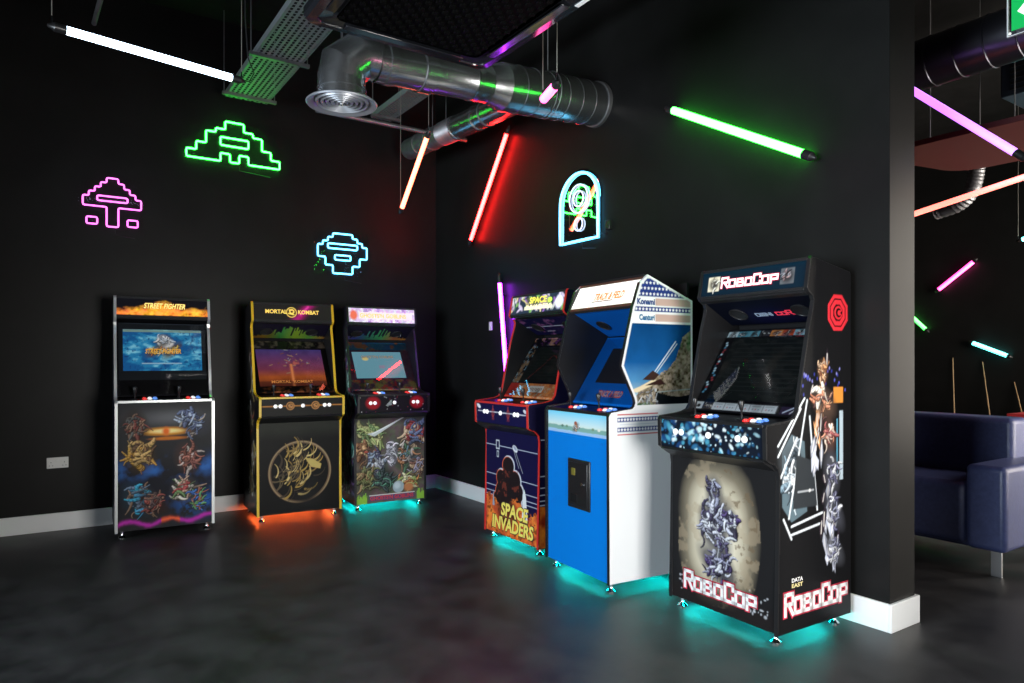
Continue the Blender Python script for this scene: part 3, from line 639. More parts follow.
def p_mar(c):
    c.fill((.004, .014, .026)); c.mix(np.clip((c.V - .11) * 30, 0, .4), (.0, .015, .03))
    c.rect(.045, .125, .028, .11, (.75, .68, .5)); c.blobs(.085, .068, .035, .035, [(.1, .08, .06), (.9, .85, .7), (.05, .05, .08)], 4, 8)
    c.rect(.52, .60, .028, .11, (.10, .11, .12)); c.blobs(.56, .068, .035, .035, [(.22, .22, .24), (.05, .05, .06), (.3, .2, .2)], 7, 8)
def p_spk(c):
    c.fill((.002, .003, .008)); c.mix(np.exp(-(((c.U - c.w / 2) / .16) ** 2 + ((c.V - .08) / .08) ** 2)) * .8, (.006, .006, .04))
def p_bez(c):
    c.fill((.006, .006, .008)); rd = random.Random(9)
    for k in range(9):
        x0 = k * c.w / 9; col = [(.6, .75, .8), (.1, .35, .45), (.15, .4, .5), (.03, .03, .04), (.8, .3, .08), (.5, .08, .03), (.25, .5, .6), (.45, .7, .8), (.5, .12, .1)][k]
        c.rect(x0, x0 + c.w / 9, c.h - .05, c.h - .012, col); c.blobs(x0 + .035, c.h - .03, .03, .016, [tuple(np.array(col) * .5), (.8, .8, .8), (.02, .02, .02)], k, 5)
    for k in range(22): c.ell(.02 + rd.gauss(0, .008), c.h * .22 + k * .016, .008, .007, rd.choice([(.5, .7, .8), (.1, .3, .45), (.02, .05, .08), (.3, .05, .06)]), 0, .7)
    c.rect(.0, .055, .012, .055, (.6, .62, .62)); c.ell(.027, .03, .013, .011, (.02, .02, .02)); c.rect(.06, .12, .012, .055, (.05, .04, .03)); c.blobs(.09, .033, .028, .018, [(.5, .3, .15), (.7, .6, .5), (.05, .05, .05)], 3, 8)
    c.rect(.125, .54, .012, .055, (.62, .66, .68))
    for k in range(5):
        c.rect(.125 + k * .083 + .079, .125 + (k + 1) * .083, .012, .055, (.1, .1, .12)); c.rect(.135 + k * .083, .19 + k * .083, .044, .048, (.25, .28, .3))
        for q in range(3): c.ell(.145 + k * .083 + q * .018, .028, .004, .004, [(.2, .2, .22), (.6, .1, .1), (.15, .2, .35)][(q + k) % 3])
    c.rect(.56, c.w, .012, .055, (.03, .02, .05)); c.line((.58, .02), (.63, .05), .004, (.6, .65, .8)); c.line((.62, .018), (.655, .052), .004, (.6, .6, .65))
def p_scr_dark(c):
    c.fill((.010, .013, .013)); c.mix(np.clip((vnoise(c.U * .3, c.V, 60, 2) - .55) * 2, 0, .4), (.03, .032, .03))
    for k in range(12): c.line((.05, .06 + k * .028), (c.w - .06, .06 + k * .028), .0016, (.035, .04, .04), .8)
    c.mix(np.clip((fbm(c.U, c.V, 9, 5) - .55) * 3, 0, .5), (.04, .035, .03))
def p_side(c):
    c.fill((.008, .008, .009)); y0, z0 = .086, .055
    def q(y, z): return (y + y0, z - z0)
    # city lights
    rd = random.Random(3)
    for k in range(46): x, z = rd.uniform(.10, .62), 1.26 + rd.gauss(0, .03); c.ell(*q(x - y0, z), .005, .008, rd.choice([(.05, .06, .4), (.12, .14, .7), (.3, .3, .75)]), 0, .9, .8)
    c.rect(.52, .60, 1.14 - z0, 1.22 - z0, (.75, .28, .05)); c.rect(.57, .60, .75 - z0, 1.10 - z0, (.45, .55, .62)); c.rect(.545, .555, .78 - z0, 1.06 - z0, (.1, .35, .5))
    # open vehicle door and bonnet shapes in silver line work
    W_, D_ = (.72, .77, .82), (.02, .025, .03)
    c.poly([q(.03, .92), q(.10, 1.0), q(.2, .96), q(.22, .62), q(.10, .58), q(.03, .66)], (.10, .15, .18)); c.blobs(*q(.12, .82), .09, .16, [(.5, .58, .66), (.05, .07, .09), (.2, .3, .38), (.8, .85, .9)], 11, 26, .3)
    for p_, r_ in (((-.0, .95), (.20, 1.17)), ((.0, .90), (.17, 1.12)), ((.08, .60), (.22, 1.16)), ((.10, .56), (.34, .60)), ((.04, .60), (.10, .50)), ((.10, .52), (.34, .55)), ((.24, 1.08), (.30, .62)), ((.02, .8), (.14, .98))): c.line(q(*p_), q(*r_), .0055, W_)
    c.poly([q(.11, .64), q(.14, .90), q(.27, .86), q(.30, .64)], (.03, .035, .04)); c.line(q(.15, .72), q(.27, .72), .004, (.4, .42, .45)); c.ell(*q(.24, .72), .008, .008, (.7, .7, .7))
    # column of warm and cool chrome shards, no figure
    for i in range(44):
        z = rd.uniform(.32, 1.36); x = .35 + .05 * math.sin(z * 5) + rd.gauss(0, .032) + (.02 if z < .8 else 0); a_ = rd.uniform(-.4, .4); l = rd.uniform(.035, .085); wv = rd.uniform(.012, .026)
        warm = (.85, .42, .20) if z > .98 else (.62, .66, .8); dx, dy = math.sin(a_) * l, math.cos(a_) * l
        c.poly([q(x - dx, z - dy), q(x - wv, z), q(x + dx, z + dy), q(x + wv, z)], (.03, .02, .03) if i % 3 == 0 else tuple(np.array(warm) * (.55 if i % 3 == 1 else .95)))
        c.line(q(x - dx * .5, z - dy * .5), q(x + dx * .5, z + dy * .5), .003, (.95, .9, .85), .8)
    for x, z, rx, rz_, pal, sd in ((.345, 1.30, .04, .055, [(.75, .35, .15), (.9, .6, .4), (.3, .1, .05)], 1), (.36, 1.14, .07, .10, [(.8, .42, .25), (.5, .2, .12), (.85, .75, .65), (.1, .05, .05)], 2), (.40, .98, .05, .08, [(.7, .3, .2), (.4, .12, .12), (.8, .6, .5)], 3), (.42, .80, .06, .11, [(.6, .62, .72), (.3, .3, .45), (.8, .82, .88), (.08, .08, .14)], 4), (.44, .60, .05, .12, [(.7, .72, .8), (.3, .32, .45), (.1, .1, .18)], 5), (.44, .40, .05, .10, [(.75, .77, .82), (.3, .32, .42), (.12, .12, .2)], 6)): c.blobs(*q(x, z), rx, rz_, pal, sd, 16)
    # octagonal badge
    oc = lambda r: [q(.47 + r * .92 * math.cos(R(22.5 + 45 * k)), 1.595 + r * math.sin(R(22.5 + 45 * k))) for k in range(8)]
    RD = (.72, .03, .045); c.poly(oc(.098), RD); c.poly(oc(.078), (.03, .005, .006)); c.poly(oc(.070), RD); c.poly(oc(.046), (.03, .005, .006)); 
    cx, cz = q(.475, 1.595); c.ell(cx, cz, .034, .034, RD); c.ell(cx + .002, cz, .024, .024, (.02, .004, .005)); c.ell(cx + .006, cz, .013, .013, RD); c.poly([(cx + .006, cz + .012), (cx + .05, cz + .012), (cx + .05, cz - .012), (cx + .006, cz - .012)], RD)
    c.poly([(cx + .012, cz), (cx + .034, cz + .012), (cx + .034, cz - .012)], (.02, .004, .005))
G = cabinet('large black cabinet nearest the camera with red octagon badge on its side', 4.286, -.626, R(-1.64), .351, STD, M['black'], 22, glow=G_cyan, side_art=p_side, apron=p_apron, front=p_front,
            marquee=dict(line=MQ, paint=p_mar, mat=art_mat('marquee_dim', .3, .35, 1)), screen=(-.27, .31, .075, .485, p_scr_dark, M['print_s']), bezel=p_bez, speaker=p_spk)
i_w, i_r = ink('white_lit', (.9, .9, .92), .9), ink('crimson_lit', (.55, .02, .05), .5); i_wp, i_rp = ink('white_print', (.85, .85, .85)), ink('crimson_print', (.6, .03, .07))
def robo(par, o, ux, uy, w, h, lit, sw, n):
    block_word('ROBOCOP', par, o, ux, uy, w, h, i_r if lit else i_rp, sw * 1.75, .0014, 'lettering_outline'); block_word('ROBOCOP', par, o, ux, uy, w, h, i_w if lit else i_wp, sw, .0022, 'lettering')
robo(G['mm'], G['a3'] + Vector((-.19, 0, 0)) + G['md'] * .045, UX, G['md'], .36, .052, True, .0052, 0)
d_ = Vector((1, 0, -.0)).normalized(); robo(G['fp'], (-.24, .006, .135), d_, UZ, .46, .085, False, .0085, 0)
sidep = [c for c in G['t'].children if c.name.startswith('side_panel')][1]
robo(sidep, (.3525, .05, .145), Vector((0, 1, 0)), UZ, .49, .095, False, .0095, 0)
letters('DATA', sidep, (.3525, .10, .292), (0, 1, 0), UZ, .085, .02, i_wp, .0012, .03); letters('EAST', sidep, (.3525, .10, .266), (0, 1, 0), UZ, .085, .02, ink('ochre', (.75, .65, .3)), .0012, .03)
block_word('OMNI', G['sb'], G['a2'] + Vector((-.09, 0, 0)) + G['sd'] * .085, UX, G['sd'], .10, .040, ink('pale_blue', (.35, .45, .6), .15), .004, .0015, small=True)
block_word('CORP', G['sb'], G['a2'] + Vector((.04, 0, 0)) + G['sd'] * .085, UX, G['sd'], .13, .040, ink('hot_red', (.9, .05, .1), .45), .004, .0015, small=True)

# --- blue and white sports machine
def f_front(c):
    c.fill((.0015, .19, .66)); z = .06; a, b = .895 - z, c.h - .012
    t = np.clip((c.V - a) / (b - a), 0, 1); n = vnoise(c.U, c.V * .3, 40, 3)
    sky = np.stack([np.interp(t, [.2, .5, 1], [.75, .62, .22]), np.interp(t, [.2, .5, 1], [.82, .8, .68]), np.interp(t, [.2, .5, 1], [.62, .82, .9])], -1)
    m = (c.V > a)[..., None]; c.I = np.where(m, sky, c.I)
    c.mix((c.V > a) * np.clip((.36 + .05 * n - t) * 30, 0, 1), (.22, .42, .36)); c.mix((c.V > a) * np.clip((.16 + .04 * n - t) * 30, 0, 1), (.35, .55, .8))
    for k, x in enumerate((.17, .22, .50, .56)): c.ell(x, a + .045, .014, .008, [(.1, .2, .15), (.15, .3, .2), (.2, .3, .2), (.8, .8, .7)][k])
    c.blobs(.32, a + .045, .04, .022, [(.9, .88, .85), (.85, .85, .9), (.6, .3, .15)], 5, 9, .5); c.ell(.318, a + .07, .016, .012, (.35, .1, .05))
def f_mar(c):
    c.fill((.9, .88, .80)); c.mix(np.clip((.03 - c.V) * 40, 0, .5), (.8, .85, .7))
def f_side(c):
    y0, z0 = .006, .06
    def q(y, z): return (y + y0, z - z0)
    Wt = (.78, .79, .80); c.fill((.74, .76, .78)); B = (.012, .035, .19); RD = (.5, .05, .05); SK = (.52, .36, .31)
    U, Z = c.U - y0, c.V + z0
    def band(za, zb, col, ya=-1, yb=2): c.rect(ya + y0, yb + y0, za - z0, zb - z0, col)
    def stars(za, zb, rows, pitch, ya, yb):
        band(za, zb, B, ya, yb)
        for r_ in range(rows):
            zz = za + (zb - za) * (r_ + .5) / rows; ph = pitch * .5 * (r_ % 2); k = (U - ya + ph) / pitch; fx = (k - np.floor(k) - .5) * pitch; a = np.arctan2(Z - zz, fx); d = np.hypot(fx, Z - zz)
            c.mix(np.clip(.5 + (.0075 * (1 + .3 * np.cos(5 * (a - 1.57))) - d) / c.e, 0, 1) * (U > ya) * (U < yb), Wt)
    stars(1.735, 1.9, 5, .028, -1, 2); band(1.675, 1.735, Wt); band(1.683, 1.727, SK, .34, .62)
    stars(1.645, 1.675, 1, .026, .0, .62); band(1.58, 1.645, Wt); band(1.588, 1.632, SK, .34, .62)
    # picture field
    t = np.clip((Z - 1.12) / .45, 0, 1); fld = (Z < 1.575) & (Z > 1.088)
    sky = np.stack([np.interp(t, [0, .25, .5, 1], [.42, .07, .006, .003]), np.interp(t, [0, .25, .5, 1], [.58, .24, .08, .05]), np.interp(t, [0, .25, .5, 1], [.66, .46, .26, .17])], -1)
    sky *= (1 + .5 * (fbm(c.U, c.V, 8, 4)[..., None] - .5)); c.I = np.where(fld[..., None], sky, c.I)
    n = fbm(c.U, c.V, 22, 6); n2 = fbm(c.U, c.V, 60, 9)
    hill = np.interp(U, [.18, .22, .30, .38, .44, .50, .56, .64], [1.10, 1.20, 1.235, 1.27, 1.30, 1.36, 1.50, 1.55]) + (n2 - .5) * .03
    m = fld & (Z < hill) & (U > .18); rock = np.stack([.30 * n + .6 * (n2 - .4), .24 * n + .5 * (n2 - .4), .17 * n + .42 * (n2 - .42)], -1).clip(.004, 1)
    c.I = np.where(m[..., None], rock, c.I); c.mix(m * np.clip((fbm(c.U, c.V, 7, 21) - .56) * 7, 0, .6), (.03, .16, .05))
    dark = fld & (Z < 1.165 + .03 * np.sin(U * 9)) & (U > .34); c.mix(dark * 1., (.004, .006, .008)); c.line(q(.36, 1.165), q(.63, 1.178), .0025, (.3, .42, .45), .8)
    c.line(q(.32, 1.27), q(.50, 1.47), .0035, (.55, .65, .7)); c.line(q(.335, 1.265), q(.51, 1.455), .003, (.45, .55, .6))
    c.poly([q(.14, 1.175), q(.20, 1.165), q(.36, 1.22), q(.33, 1.245), q(.22, 1.20)], (.72, .6, .4)); c.poly([q(.24, 1.24), q(.32, 1.295), q(.37, 1.27), q(.33, 1.235)], (.04, .02, .015)); c.poly([q(.26, 1.205), q(.42, 1.21), q(.38, 1.245)], (.03, .012, .01))
    rd = random.Random(6)
    for i in range(46): x, z = rd.uniform(.13, .36), rd.uniform(1.095, 1.18); c.line(q(x, z), q(x + rd.uniform(-.03, .03), z + rd.uniform(-.035, .035)), rd.uniform(.002, .005), rd.choice([(.6, .62, .64), (.3, .34, .38), (.5, .45, .38), (.1, .1, .12)]))
    # white border and lower bars
    D = np.full(c.U.shape, 9.)
    P = [(a, b) for a, b in ANG]
    for (x0, z_0), (x1, z1) in zip(P[:-2], P[1:-1]):
        k = np.clip(((U - x0) * (x1 - x0) + (Z - z_0) * (z1 - z_0)) / ((x1 - x0) ** 2 + (z1 - z_0) ** 2), 0, 1); D = np.minimum(D, np.hypot(U - x0 - k * (x1 - x0), Z - z_0 - k * (z1 - z_0)))
    c.mix(np.clip(.5 + (.016 - D) / c.e, 0, 1), Wt); band(1.06, 1.09, Wt, -1, 2); c.rect(.622 + y0, .7, 0, 2, Wt)
    band(1.035, 1.042, RD, .055, .36); stars(.995, 1.022, 1, .022, .055, .36); band(.978, .980, (.3, .35, .5), .07, .34); stars(.937, .964, 1, .022, .055, .36); band(.918, .925, RD, .055, .36)
def f_bez(c): c.fill((.003, .12, .52))
def f_scr(c):
    c.fill((.02, .022, .032)); c.ell(.22, .24, .08, .035, (.09, .10, .03), 0, .6); c.rect(0, c.w, 0, .17, (.018, .018, .026), .6)
def f_deck(c): c.fill((.004, .02, .16)); c.rect(.0, c.w, .15, c.h, (.003, .03, .2), .5)
G = cabinet('tall blue fronted cabinet with a white star striped side and bright white marquee', 3.294, -.763, R(-4.75), .345, ANG, M['black'], 9, side_m=M['whitelam'], glow=G_cyan, side_art=f_side, flat=True, front=f_front,
            marquee=dict(line=((.183, 1.692), (.262, 1.842)), paint=f_mar, mat=art_mat('marquee_white', .3, .8, .5)), screen=(-.19, .19, .16, .43, f_scr, M['print_s']), bezel=f_bez,
            bez=((.20, 1.075), (.49, 1.51)), spk=((.50, 1.52), (.20, 1.675)), speaker=lambda c: c.fill((.003, .10, .42)), top_art=f_deck, starts=False, trim=mat('bronze_trim', (.10, .045, .03), .4), frontmat=art_mat('laminate_print', .5, 0))
letters('TRACK & FIELD', G['mm'], G['a3'] + Vector((-.10, 0, 0)) + G['md'] * .05, UX, G['md'], .30, .055, ink('orange_lit', (.85, .22, .04), .7), .0016, .03, .25)
letters('TRACK & FIELD', G['bz'], G['a'] + Vector((-.10, 0, 0)) + G['bd'] * .055, UX, G['bd'], .25, .05, ink('white_edge', (.7, .75, .8)), .0010, .06, .2, name='lettering_outline')
letters('TRACK & FIELD', G['bz'], G['a'] + Vector((-.10, 0, 0)) + G['bd'] * .055, UX, G['bd'], .25, .05, ink('track_red', (.7, .06, .04)), .0018, .015, .2)
MB().add([G['a3'] + Vector(p[0:1] + (0, 0)) + G['md'] * p[1] + G['mn'] * .0014 for p in ((-.12, .04), (.10, .04), (.11, .046), (-.11, .046))], [(0, 1, 2, 3)]).build('lettering_underline', ink('dark_brown', (.2, .1, .06)), G['mm'], smooth=False)
sidep = [c for c in G['t'].children if c.name.startswith('side_panel')][1]; nv = ink('navy', (.02, .06, .2))
letters('Konami', sidep, (.3465, .20, 1.686), (0, 1, 0), UZ, .135, .038, nv, .0012, .045); letters('Centuri', sidep, (.3465, .215, 1.593), (0, 1, 0), UZ, .118, .036, ink('teal_blue', (.02, .14, .3)), .0012, .045)
cdm = thing_door = MB().box(-.084, .152, -.004, .008, .44, .745).build('coin_door', M['blackp'], G['t'], .006)
MB().box(-.066, .134, -.010, -.003, .458, .727).build('coin_door_panel', M['black'], cdm, .004); MB().box(-.03, .01, -.013, -.009, .645, .69).build('coin_slot', mat('brass_slot', (.22, .19, .03), .5, .3), cdm, .002)
MB().lathe([(0, .014), (.01, .013), (.012, 0)], (.095, -.010, .60), (0, -1, 0), 16).build('coin_door_lock', M['chrome'], cdm); MB().box(-.04, .03, -.013, -.009, .48, .53).build('coin_return', M['matte'], cdm, .002)

# --- red-edged alien shooter
def s_front(c):
    c.fill((.008, .007, .045)); h = c.h
    for k, z in enumerate((.66, .44, .355, .31, .28)): c.line((0, z + .0 * k), (c.w, z - .01), .0022, (.55, .6, .75))
    n = fbm(c.U, c.V, 16, 2); n2 = fbm(c.U, c.V, 40, 5)
    # a plain pile of dark boulders against the lines
    B_ = [(.30, .17, .17, .13), (.22, .30, .085, .10), (.38, .28, .10, .11), (.30, .40, .10, .10), (.40, .42, .07, .07), (.21, .42, .06, .06), (.31, .52, .075, .065), (.46, .34, .045, .06), (.15, .24, .05, .07)]
    for x, y, a_, b_ in B_: c.ell(x + .006, y + .006, a_ + .007, b_ + .007, (.6, .62, .7))
    for x, y, a_, b_ in B_: c.ell(x - .005, y + .001, a_ + .003, b_ + .003, (.62, .12, .05))
    for x, y, a_, b_ in B_: c.ell(x, y, a_, b_, (.015, .010, .012))
    c.mix(np.clip((fbm(c.U, c.V, 22, 31) - .62) * 9, 0, .5) * (abs(c.U - .3) < .15) * (c.V < .5), (.25, .05, .03))
    hill = .20 + .09 * np.sin(c.U * 9 + 1) ** 2 + (n2 - .5) * .10; m = c.V < hill
    c.I = np.where(m[..., None], np.stack([.95 * n + .25, .42 * n * n + .12 * n2, .02 + .03 * n], -1).clip(0, 1), c.I); c.mix(m * np.clip((n2 - .56) * 9, 0, .8), (.12, .02, .01)); c.ell(.30, .17, .13, .11, (.015, .01, .012), 0, .4, .75)
    c.poly([(.49, .16), (.50, .34), (.52, .38), (.54, .33), (.56, .16)], (.75, .78, .8)); c.poly([(.09, .20), (.10, .32), (.12, .20)], (.3, .35, .45))
    c.ell(.40, .655, .035, .022, (.7, .72, .78), -.5); c.ell(.40, .66, .026, .012, (.35, .38, .5), -.5); c.line((.41, .63), (.50, .49), .0018, (.5, .55, .6)); c.line((.39, .63), (.45, .52), .0018, (.5, .55, .6))
    c.rect(.14, .19, .63, .70, (.55, .58, .65)); c.rect(.148, .182, .64, .69, (.02, .02, .06)); c.rect(.15, .18, .57, .62, (.4, .44, .5)); c.rect(.157, .173, .58, .61, (.02, .02, .06))
def s_apron(c):
    c.fill((.008, .007, .05)); c.line((.02, .085), (c.w - .02, .085), .003, (.75, .75, .85)); c.ell(.03, .12, .03, .014, (.8, .8, .85), -.4); c.ell(c.w - .03, .11, .022, .012, (.7, .72, .78), -.4)
    for x in (.235, .44): c.ring(x, .08, .028, .0025, (.4, .06, .05), rx=.7); c.line((x - .01, .03), (x, .13), .003, (.35, .05, .05)); c.line((x + .012, .03), (x - .004, .13), .003, (.35, .05, .05))
def s_mar(c):
    c.fill((.02, .03, .05)); rd = random.Random(8)
    for k in range(70): c.ell(rd.uniform(0, c.w), rd.uniform(.02, c.h), rd.uniform(.012, .04), rd.uniform(.006, .018), rd.choice([(.55, .5, .2), (.6, .6, .55), (.2, .4, .1), (.25, .12, .4), (.1, .25, .1), (.7, .55, .3), (.6, .5, .65)]), rd.random() * 3, .6, .8)
    c.ell(.50, .09, .03, .02, (.6, .9, .1)); c.ell(.62, .07, .045, .05, (.8, .75, .9), 0, .5); c.rect(.2, .48, .05, .125, (.1, .09, .03), .55); c.rect(.18, .54, .028, .055, (.8, .76, .55), .8)
def s_bez(c):
    c.fill((.006, .006, .012)); n = fbm(c.U, c.V, 26, 4); n2 = fbm(c.U, c.V, 60, 2); m = c.V < .125
    c.I = np.where(m[..., None], np.stack([.9 * n + .15, .35 * n, .03 + .05 * n], -1).clip(0, 1), c.I); c.mix(m * np.clip((n2 - .58) * 8, 0, .7), (.5, .45, .3)); c.mix(m * (c.U < .12), (.6, .04, .03)); c.rect(.28, .46, .05, .105, (.75, .7, .62)); c.ell(.17, .075, .025, .025, (.85, .8, .75))
    for k in range(8): c.rect(.295 + k * .02, .305 + k * .02, .06 + (k % 2) * .01, .09, (.25, .1, .06))
    m2 = (c.V > .13) & (c.U < .09); c.mix(m2 * np.clip((n - .45) * 6, 0, 1), (.35, .2, .1)); c.mix(m2 * np.clip((n2 - .6) * 8, 0, 1), (.3, .5, .6))
    m3 = (c.V > c.h - .07); c.mix(m3 * np.clip((n - .5) * 7, 0, 1), (.5, .25, .15)); c.mix(m3 * np.clip((n2 - .6) * 8, 0, .8), (.25, .06, .3))
def s_spk(c): c.fill((.008, .007, .04)); c.rect(.0, .6, .12, .127, (.6, .65, .75)); c.rect(.2, .3, .05, .056, (.5, .5, .6)); c.mix(np.clip((fbm(c.U, c.V, 20, 3) - .62) * 6, 0, .6), (.3, .1, .25))
def s_side(c):
    c.fill((.008, .007, .03))
    for z in (.75, .5, .42, .37, .33, .30): c.line((0, z), (1, z), .0028, (.5, .55, .65))
    n = fbm(c.U, c.V, 16, 2); m = c.V < .26 + .06 * n; c.I = np.where(m[..., None], np.stack([.8 * n, .3 * n * n, .02 * n], -1), c.I)
G = cabinet('red edged cabinet with orange and yellow lower artwork in front of the purple tube', 2.42, -.667, R(-.89), .360, STD, M['red'], 22, glow=G_cyan, side_art=s_side, apron=s_apron, front=s_front,
            marquee=dict(line=MQ, paint=s_mar, mat=art_mat('marquee_bright', .3, .75, .6)), screen=(-.24, .24, .14, .46, p_scr_dark, M['print_s']), bezel=s_bez, speaker=s_spk)
yl, yr = ink('yellow', (.95, .78, .15)), ink('cherry', (.6, .04, .03)); yk = ink('ink_black', (.03, .02, .02))
for w_, x_, z_, l_ in (('SPACE', -.13, .205, .36), ('INVADERS', -.255, .095, .55)):
    letters(w_, G['fp'], (x_ - .006, .006, z_ - .006), UX, UZ, l_ + .016, .112, yk, .0012, .04, .12, name='lettering_outline'); letters(w_, G['fp'], (x_, .006, z_), UX, UZ, l_, .10, yl, .002, .035, .12)
letters('SPACE', G['mm'], G['a3'] + Vector((-.10, 0, 0)) + G['md'] * .075, UX, G['md'], .22, .05, ink('yellow_lit', (.95, .8, .1), .8), .0015, .03); letters('INVADERS', G['mm'], G['a3'] + Vector((-.14, 0, 0)) + G['md'] * .03, UX, G['md'], .33, .035, ink('cream_lit', (.95, .85, .55), .8), .0015, .03)

# --- white framed fighting machine at the left
def sf_front(c):
    c.fill((.022, .022, .024)); n = fbm(c.U, c.V, 9, 2); n2 = fbm(c.U, c.V, 24, 6); z = .06; c.w2 = c.w / 2
    c.mix(np.exp(-(((c.V - .85) / .06) ** 2)) * .55 * np.exp(-(((c.U - .36) / .22) ** 2)), (.20, .20, .21))
    c.mix(np.exp(-(((c.V - .34) / .22) ** 2)) * .75, (.004, .005, .012)); c.mix(np.exp(-(((c.V - .46) / .07) ** 2)) * np.clip((n - .36) * 4, 0, 1), (.03, .13, .42)); c.mix(np.exp(-(((c.U - .55) / .13) ** 2) - (((c.V - .18) / .09) ** 2)) * np.clip((n2 - .35) * 4, 0, 1), (.02, .14, .5))
    c.ell(c.w2, .745, .16, .030, (.75, .30, .03), 0, .7); c.ell(c.w2, .747, .11, .016, (.95, .75, .3), 0, .8); c.ell(c.w2, .745, .025, .03, (.8, .15, .02), 0, .9); c.ell(c.w2 + .02, .69, .12, .013, (.55, .16, .02), 0, .8)
    for x, y, rx, ry, pal, s in ((.12, .80, .08, .11, [(.16, .04, .03), (.07, .07, .07), (.22, .12, .08), (.10, .09, .08)], 1), (.53, .80, .085, .12, [(.13, .17, .3), (.30, .35, .45), (.08, .1, .18), (.35, .3, .25)], 2),
                                 (.15, .56, .10, .12, [(.40, .22, .04), (.22, .11, .04), (.12, .06, .03), (.45, .28, .1)], 3), (.48, .53, .085, .12, [(.42, .16, .12), (.28, .10, .07), (.5, .42, .38), (.15, .05, .04)], 4),
                                 (.14, .24, .10, .14, [(.04, .32, .5), (.16, .10, .07), (.10, .14, .2), (.05, .22, .38)], 5), (.24, .20, .07, .12, [(.25, .06, .05), (.22, .12, .08), (.08, .05, .05)], 6),
                                 (.46, .28, .09, .10, [(.32, .05, .05), (.12, .2, .08), (.45, .3, .22), (.55, .5, .42)], 7), (.55, .20, .06, .12, [(.05, .15, .45), (.35, .12, .08), (.12, .3, .12)], 8)): c.blobs(x, y, rx, ry, pal, s, 24, .28)
    wv = .05 + .02 * np.sin(c.U * 22) + .025 * (n2 - .5); k = np.exp(-((c.V - wv) / .016) ** 2); t = np.clip(c.U / c.w, 0, 1)[..., None]
    col = np.where(t < .45, np.array([.45, .03, .35]), np.array([.85, .12, .05])); col = np.where(t > .65, np.array([.5, .03, .4]), col); c.I = c.I * (1 - k[..., None]) + col * k[..., None]
def sf_mar(c):
    n = fbm(c.U, c.V, 20, 3); n2 = fbm(c.U, c.V, 45, 8); c.fill((.004, .004, .006)); k = np.clip((.045 + .06 * n + .05 * np.exp(-((c.U - .33) / .12) ** 2) - c.V) * 22, 0, 1) * np.clip(c.V / .012, 0, 1)
    c.I = c.I * (1 - k[..., None]) + np.stack([.85 + .2 * n, .18 + .6 * n * n, .01 + .06 * n2], -1) * k[..., None] * np.clip(.05 + 1.7 * (n2[..., None]), 0, 1)
def sf_scr(c):
    n = fbm(c.U * .5, c.V, 26, 3); n2 = fbm(c.U, c.V, 60, 5); c.fill((.01, .12, .35)); c.mix(np.clip((n - .42) * 5, 0, 1), (.03, .30, .58)); c.mix(np.clip((n - .62) * 6, 0, 1), (.25, .7, .9)); c.mix(np.clip((n2 - .62) * 6, 0, .8), (.01, .06, .22)); c.rect(0, c.w, c.h - .022, c.h, (.35, .5, .3), .6)
    c.ell(.29, .24, .045, .055, (.85, .85, .85), .3, .4); c.ell(.33, .22, .03, .04, (.9, .9, .9), -.6, .5); c.blobs(.29, .25, .06, .05, [(.85, .85, .85), (.5, .6, .75), (.7, .75, .8)], 3, 14); c.blobs(.23, .165, .08, .035, [(.85, .55, .1), (.8, .2, .05), (.1, .3, .35), (.9, .75, .4)], 5, 18); c.blobs(.35, .165, .09, .035, [(.85, .55, .1), (.8, .25, .05), (.4, .35, .2), (.9, .75, .4)], 6, 18)
    c.rect(.13, .42, .055, .064, (.45, .7, .85), .8)
def sf_bez(c): c.fill((.005, .005, .007)); c.rect(.015, c.w - .015, .13, c.h, (.028, .034, .045))
G = cabinet('cabinet with white edging and a lit blue screen, leftmost on the back wall', .650, -2.698, R(90 - 2.57), .348, FLAT, M['satin'], 15, side_m=mat('deep_navy_side', (.01, .012, .022), .35), flat=True, front=sf_front,
            marquee=dict(line=MQ, paint=sf_mar, mat=art_mat('marquee_flame', .3, .85, .4)), screen=(-.285, .285, .205, .545, sf_scr, art_mat('lit_screen', .15, .75, 0)), bezel=sf_bez, bez=((.155, 1.075), (.30, 1.655)),
            spk=((.30, 1.662), (.24, 1.70)), speaker=lambda c: c.fill((.004, .004, .005)), starts=False)
for c_ in G['t'].children:
    if c_.name.startswith('speaker_grille'): bpy.data.objects.remove(c_)
letters('STREET FIGHTER', G['mm'], G['a3'] + Vector((-.145, 0, 0)) + G['md'] * .057, UX, G['md'], .31, .051, ink('flame_edge', (.25, .03, .01), .3), .0013, .05, .3, name='lettering_outline'); letters('STREET FIGHTER', G['mm'], G['a3'] + Vector((-.14, 0, 0)) + G['md'] * .06, UX, G['md'], .30, .045, ink('gold_lit', (.95, .80, .22), .9), .0020, .02, .3)
letters('STREET FIGHTER', G['bz'], G['a'] + Vector((-.13, 0, 0)) + G['bd'] * .345, UX, G['bd'], .26, .04, ink('orange_title', (.9, .45, .06), .6), .0055, .03, .2)

